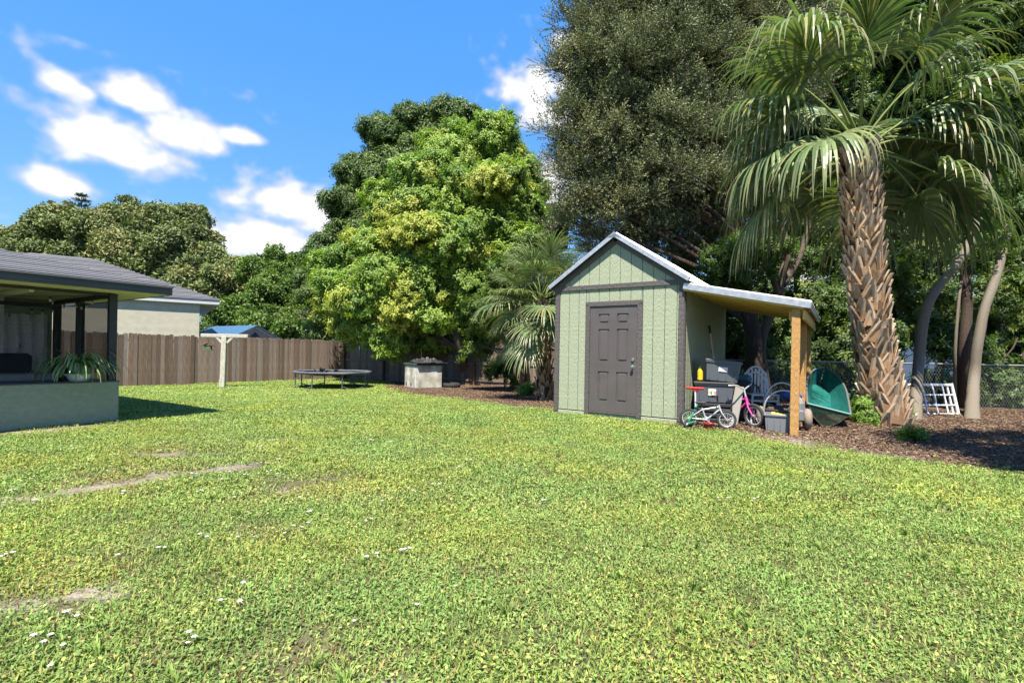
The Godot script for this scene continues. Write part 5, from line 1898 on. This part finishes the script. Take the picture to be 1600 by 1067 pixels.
func tote(what: String, label: String, at: Vector3, turn: float, s: Vector3, m: Material, lid: Material, lidded: bool, tilt := 0.0) -> Node3D:
	var o := thing(what, label, "bin", at, turn, "storage bins under the lean-to")
	o.rotation.z = tilt
	var b := MB.new()
	var w := s.x / 2
	var d := s.z / 2
	var n := 0.88
	var lo := [Vector3(-w * n, 0, -d * n), Vector3(w * n, 0, -d * n), Vector3(w * n, 0, d * n), Vector3(-w * n, 0, d * n)]
	var hi := [Vector3(-w, s.y, -d), Vector3(w, s.y, -d), Vector3(w, s.y, d), Vector3(-w, s.y, d)]
	for i in 4:
		var j := (i + 1) % 4
		b.quad(lo[j], lo[i], hi[i], hi[j])
		b.quad(lo[i] * 0.96, lo[j] * 0.96, hi[j] * Vector3(0.96, 1, 0.96), hi[i] * Vector3(0.96, 1, 0.96))
	b.quad(lo[0], lo[1], lo[2], lo[3])
	part("body", b, m, o)
	b = MB.new()
	for q in [[Vector3(0, s.y, d), Vector3(s.x + 0.03, 0.03, 0.03)], [Vector3(0, s.y, -d), Vector3(s.x + 0.03, 0.03, 0.03)], [Vector3(w, s.y, 0), Vector3(0.03, 0.03, s.z)], [Vector3(-w, s.y, 0), Vector3(0.03, 0.03, s.z)]]:
		b.box(q[0], q[1], 0.004)
	part("rim", b, lid, o)
	for i in 4:
		part("rib", bx(Vector3(-w * 0.72 + i * w * 0.48, s.y * 0.5, d * 0.945), Vector3(0.012, s.y * 0.85, 0.02), 0.003), m, o)
	if lidded:
		part("lid", bx(Vector3(0, s.y + 0.022, 0), Vector3(s.x + 0.04, 0.035, s.z + 0.04), 0.01), lid, o)
	return o


func sticker(o: Node3D, at: Vector3, s: Vector2, bands: Array) -> void:
	part("sticker", bx(at, Vector3(s.x, s.y, 0.003), 0.0), M.white, o)
	for i in bands.size():
		part("sticker_print", bx(at + Vector3(-s.x / 2 + s.x * (i + 0.5) / bands.size(), -s.y * 0.1 * (i % 2), 0.002), Vector3(s.x / bands.size() * 0.8, s.y * 0.55, 0.002), 0.0), bands[i], o)


func make_clutter() -> void:
	M.rubber = mat(Color(0.03, 0.03, 0.031), 0.8)
	M.silver = mat(Color(0.60, 0.61, 0.63), 0.35)
	M.silver.metallic = 0.6
	var black := mat(Color(0.025, 0.027, 0.03), 0.45)
	var slate := mat(Color(0.085, 0.10, 0.125), 0.5)
	var grey := mat(Color(0.16, 0.175, 0.20), 0.5)
	var red := mat(Color(0.42, 0.025, 0.025), 0.5)
	var yellow := mat(Color(0.75, 0.48, 0.02), 0.5)
	var pink := mat(Color(0.62, 0.06, 0.30), 0.4)
	var green := mat(Color(0.03, 0.20, 0.10), 0.5)
	var violet := mat(Color(0.45, 0.40, 0.55), 0.5)
	var blue := mat(Color(0.02, 0.06, 0.25), 0.6)
	var orange := mat(Color(0.60, 0.12, 0.03), 0.5)
	var sh := Transform3D(Basis(Vector3.UP, TURN), Vector3(SHED_X, 0, -SHED_D))
	var at := func(x: float, y: float, z: float) -> Vector3: return sh * Vector3(1.235 + x, y, z)
	# slatted crate, two totes
	var o := thing("slatted_crate", "black slatted crate at the bottom of the bin stack", "crate", at.call(0.36, 0.02, -0.62), TURN + 0.25)
	for k in 4:
		for q in [[Vector3(0, 0.05 + k * 0.085, 0.22), Vector3(0.56, 0.05, 0.02)], [Vector3(0, 0.05 + k * 0.085, -0.22), Vector3(0.56, 0.05, 0.02)], [Vector3(0.27, 0.05 + k * 0.085, 0), Vector3(0.02, 0.05, 0.42)], [Vector3(-0.27, 0.05 + k * 0.085, 0), Vector3(0.02, 0.05, 0.42)]]:
			part("slat", bx(q[0], q[1], 0.004), black, o)
	for x in [-0.265, 0.265]:
		for z in [-0.215, 0.215]:
			part("corner_post", bx(Vector3(x, 0.175, z), Vector3(0.03, 0.35, 0.03), 0.004), black, o)
	part("base", bx(Vector3(0, 0.015, 0), Vector3(0.54, 0.02, 0.42), 0.003), black, o)
	o = tote("storage_tote", "black lidded tote with a coloured sticker in the middle of the stack", at.call(0.36, 0.375, -0.60), TURN + 0.22, Vector3(0.62, 0.30, 0.46), slate, black, true)
	sticker(o, Vector3(-0.03, 0.17, 0.228), Vector2(0.12, 0.11), [yellow, green, M.white, orange])
	o = tote("storage_tote", "slate blue tote lying tilted on top of the bin stack", at.call(0.46, 0.735, -0.70), TURN + 0.22, Vector3(0.55, 0.32, 0.46), slate, slate, true, -0.09)
	sticker(o, Vector3(0.0, 0.20, 0.226), Vector2(0.14, 0.075), [M.pale_trim, M.pale_trim])
	o = thing("yellow_jug", "yellow plastic bottle standing left of the top bin", "bottle", at.call(0.14, 0.735, -0.55), TURN)
	var b := MB.new()
	b.lathe(Vector3.ZERO, [Vector2(0, 0), Vector2(0.042, 0), Vector2(0.046, 0.01), Vector2(0.046, 0.15), Vector2(0.03, 0.20), Vector2(0.018, 0.215), Vector2(0.018, 0.24), Vector2(0, 0.24)], 14)
	part("body", b, yellow, o)
	# tool handles leaning in the corner
	for q in [["broom_handle", "long pale handle with a black grip leaning on the shed's side wall", 0.10, -1.45, 0.03, -1.75, 1.72, 0.016], ["short_handle", "short brown wooden handle leaning behind the bins", 0.32, -1.6, 0.05, -1.9, 1.25, 0.013]]:
		o = thing(q[0], q[1], "tool", at.call(q[2] + 0.25, 0.0, q[3] + 0.1), TURN)
		var top: Vector3 = Basis(Vector3.UP, -TURN) * (at.call(q[4], q[6], q[5]) - o.position)
		b = MB.new()
		b.rod(Vector3.ZERO, top, q[7], 8)
		part("shaft", b, mat(Color(0.62, 0.50, 0.33), 0.6), o)
		b = MB.new()
		b.rod(top * 0.93, top * 1.02, q[7] * 1.35, 8)
		part("grip", b, black if q[0] == "broom_handle" else mat(Color(0.25, 0.15, 0.08), 0.7), o)
		b = MB.new()
		b.box(Vector3(0, 0.05, 0), Vector3(0.24, 0.10, 0.06), 0.01)
		part("head", b, black, o)
	# little silver bicycle in front
	bicycle("small silver child's bicycle in front of the bin stack", G(1106, 669), -0.30, 0.15, 0.56, M.silver, black, -0.06)
	o = thing("red_flower_pot", "dark red broken pot on the ground below the silver bicycle", "pot", G(1107, 671), 0.3)
	b = MB.new()
	b.lathe(Vector3(0, 0, 0), [Vector2(0, 0), Vector2(0.05, 0), Vector2(0.075, 0.09), Vector2(0.085, 0.09), Vector2(0.085, 0.11), Vector2(0.07, 0.11), Vector2(0.055, 0.02), Vector2(0, 0.02)], 14)
	part("pot", b, mat(Color(0.24, 0.02, 0.02), 0.6), o)
	# scooter at the shed corner
	o = thing("kick_scooter", "child's scooter with red handlebar leaning at the shed corner", "scooter", G(1080, 667), 0.9)
	wheel(o, Vector3(0.24, 0.07, 0), 0.07, 0.016, M.rubber, violet, 8)
	wheel(o, Vector3(-0.24, 0.07, 0), 0.07, 0.016, M.rubber, violet, 8)
	part("deck", bx(Vector3(-0.02, 0.085, 0), Vector3(0.42, 0.025, 0.11), 0.008), green, o)
	b = MB.new()
	b.rod(Vector3(0.24, 0.08, 0), Vector3(0.17, 0.62, 0), 0.014)
	part("stem", b, M.white, o)
	b = MB.new()
	b.rod(Vector3(0.17, 0.62, -0.15), Vector3(0.17, 0.62, 0.15), 0.022)
	b.box(Vector3(0.185, 0.60, 0), Vector3(0.05, 0.08, 0.09), 0.015)
	part("handlebar", b, red, o)
	b = MB.new()
	b.rod(Vector3(0.2, 0.35, 0.03), Vector3(-0.2, 0.12, 0.03), 0.012)
	part("brace", b, green, o)
	# pale plank
	o = thing("grey_board", "weathered grey board standing between bins and pink bicycle", "board", at.call(0.74, 0.0, -0.50), TURN - 0.1)
	b = MB.new()
	b.box(Vector3(0, 0.32, 0), Vector3(0.14, 0.68, 0.03), 0.006, Basis(Vector3(0, 0, 1), -0.12) * Basis(Vector3.RIGHT, -0.12))
	part("board", b, mat(Color(0.30, 0.29, 0.27), 0.85), o)
	# pink bicycle, front wheel to the lawn
	bicycle("pink child's bicycle seen from the front beside the bins", G(1154, 668) + Vector3(0.1, 0, -0.3), -1.15, 0.20, 0.72, pink, M.silver, 0.05)
	o = bicycle("orange bicycle with a teal bag behind the pink one", G(1174, 660) + Vector3(0.15, 0, -0.35), -1.0, 0.20, 0.74, orange, black, 0.08)
	part("bag", bx(Vector3(0.10, 0.42, 0.08), Vector3(0.22, 0.2, 0.12), 0.05), mat(Color(0.03, 0.14, 0.17), 0.7), o)
	# stacked plastic chairs
	for k in 2:
		o = thing("plastic_chair", ["pale grey plastic chair with slatted arched back, lower of two", "pale grey plastic chair stacked on the lower one"][k], "chair", at.call(1.02, 0.10 * k, -1.15 - 0.04 * k), TURN + 0.5, "stacked plastic chairs")
		var pm := mat(Color(0.50, 0.52, 0.54), 0.5)
		part("seat", bx(Vector3(0, 0.40, 0), Vector3(0.48, 0.03, 0.46), 0.01), pm, o)
		for x in [-0.21, 0.21]:
			for z in [-0.2, 0.2]:
				var lb := MB.new()
				lb.rod(Vector3(x, 0.4, z), Vector3(x * 1.1, 0, z * 1.1), 0.02)
				part("leg", lb, pm, o)
		for i in 7:
			var x := -0.18 + 0.06 * i
			var hgt := 0.42 - 5.0 * x * x * 0.5
			var sb := MB.new()
			sb.box(Vector3(x, 0.43 + hgt / 2, -0.23), Vector3(0.034, hgt, 0.014), 0.004)
			part("back_slat", sb, pm, o)
		b = MB.new()
		var p := []
		for i in 13:
			var x := -0.23 + 0.46 * i / 12.0
			p.append(Vector3(x, 0.44 + 0.44 * sqrt(maxf(0.0, 1.0 - pow(x / 0.235, 2.0))), -0.235))
		b.tube(p, [0.02], 6)
		part("back_rim", b, pm, o)
	# cart with balloon wheels and arched handles
	o = thing("beach_cart", "cart with fat tan wheels and arched tube handles", "cart", at.call(1.42, 0.0, -0.75), TURN + 0.15)
	var tan_rubber := mat(Color(0.22, 0.18, 0.14), 0.8)
	for x in [-0.34, 0.34]:
		var w := Node3D.new()
		w.name = "wheel"
		o.add_child(w, true)
		w.position = Vector3(x, 0.17, 0)
		b = MB.new()
		b.ring(Vector3.ZERO, Vector3.RIGHT, 0.11, 0.062, 24, 9)
		part("tyre", b, tan_rubber, w)
		b = MB.new()
		b.xf = Transform3D(Basis(Vector3(0, 0, 1), PI / 2), Vector3(0.03, 0, 0))
		b.lathe(Vector3.ZERO, [Vector2(0, 0), Vector2(0.07, 0), Vector2(0.07, 0.06), Vector2(0, 0.06)], 16)
		part("hub", b, grey, w)
	b = MB.new()
	b.rod(Vector3(-0.36, 0.17, 0), Vector3(0.36, 0.17, 0), 0.012)
	part("axle", b, M.silver, o)
	for q in [[0.10, 0.62, 0.0], [-0.15, 0.72, -0.25]]:
		b = MB.new()
		var p := []
		for i in 17:
			var a := PI * i / 16.0
			p.append(Vector3(cos(a) * 0.29, 0.3 + sin(a) * (q[1] - 0.3), q[0] + q[2] * sin(a)))
		p.insert(0, Vector3(0.29, 0.15, q[0]))
		p.append(Vector3(-0.29, 0.15, q[0]))
		b.tube(p, [0.014], 7)
		part("arched_handle", b, M.silver, o)
	part("basket", bx(Vector3(0, 0.26, -0.1), Vector3(0.5, 0.16, 0.4), 0.03), mat(Color(0.05, 0.04, 0.035), 0.8), o)
	part("cloth_bundle", bx(Vector3(0.12, 0.52, -0.22), Vector3(0.32, 0.12, 0.25), 0.05), blue, o)
	# grey open bin with yellow things
	o = tote("open_bin", "grey open bin holding yellow things in front of the cart", at.call(1.38, 0.0, -0.28), TURN + 0.1, Vector3(0.36, 0.26, 0.30), grey, grey, false)
	var yb := MB.new()
	for i in 8:
		yb.box(Vector3(rng.randf_range(-0.12, 0.12), 0.22 + rng.randf() * 0.05, rng.randf_range(-0.1, 0.1)), Vector3(0.1, 0.05, 0.07), 0.015, Basis(Vector3.UP, rng.randf() * 3.0))
	part("yellow_contents", yb, mat(Color(0.55, 0.52, 0.05), 0.6), o)
	o = tote("dark_bin", "dark bin standing behind the grey open bin", at.call(1.36, 0.10, -0.60), TURN + 0.1, Vector3(0.34, 0.20, 0.24), black, black, false)
	o = thing("grey_backpack", "grey pack leaning against the lean-to post", "bag", at.call(1.62, 0.12, -0.62), TURN + 0.3)
	part("body", bx(Vector3(0, 0.2, 0), Vector3(0.22, 0.36, 0.16), 0.07), mat(Color(0.17, 0.175, 0.19), 0.85), o)
	part("pocket", bx(Vector3(0, 0.12, 0.085), Vector3(0.17, 0.18, 0.05), 0.022), mat(Color(0.14, 0.145, 0.16), 0.85), o)
	o = thing("toy_box", "dark clutter box behind the stacked bins", "box", at.call(0.62, 0.0, -1.35), TURN)
	part("body", bx(Vector3(0, 0.35, 0), Vector3(0.55, 0.7, 0.4), 0.02), mat(Color(0.05, 0.045, 0.04), 0.8), o)
	part("bundle", bx(Vector3(0.05, 0.76, 0), Vector3(0.4, 0.14, 0.3), 0.06), mat(Color(0.06, 0.14, 0.2), 0.8), o)
	part("red_scrap", bx(Vector3(-0.1, 0.86, 0.02), Vector3(0.16, 0.07, 0.12), 0.03), red, o)


func _ready() -> void:
	rng.seed = 7
	nz.seed = 3
	nz.frequency = 0.02
	nz.fractal_octaves = 3
	nz2.seed = 9
	nz2.frequency = 0.02
	set_the_light()
	make_ground()
	make_shed()
	make_lawn()
	make_trees()
	make_porch()
	make_neighbours()
	make_fences()
	make_yard()
	make_clutter()
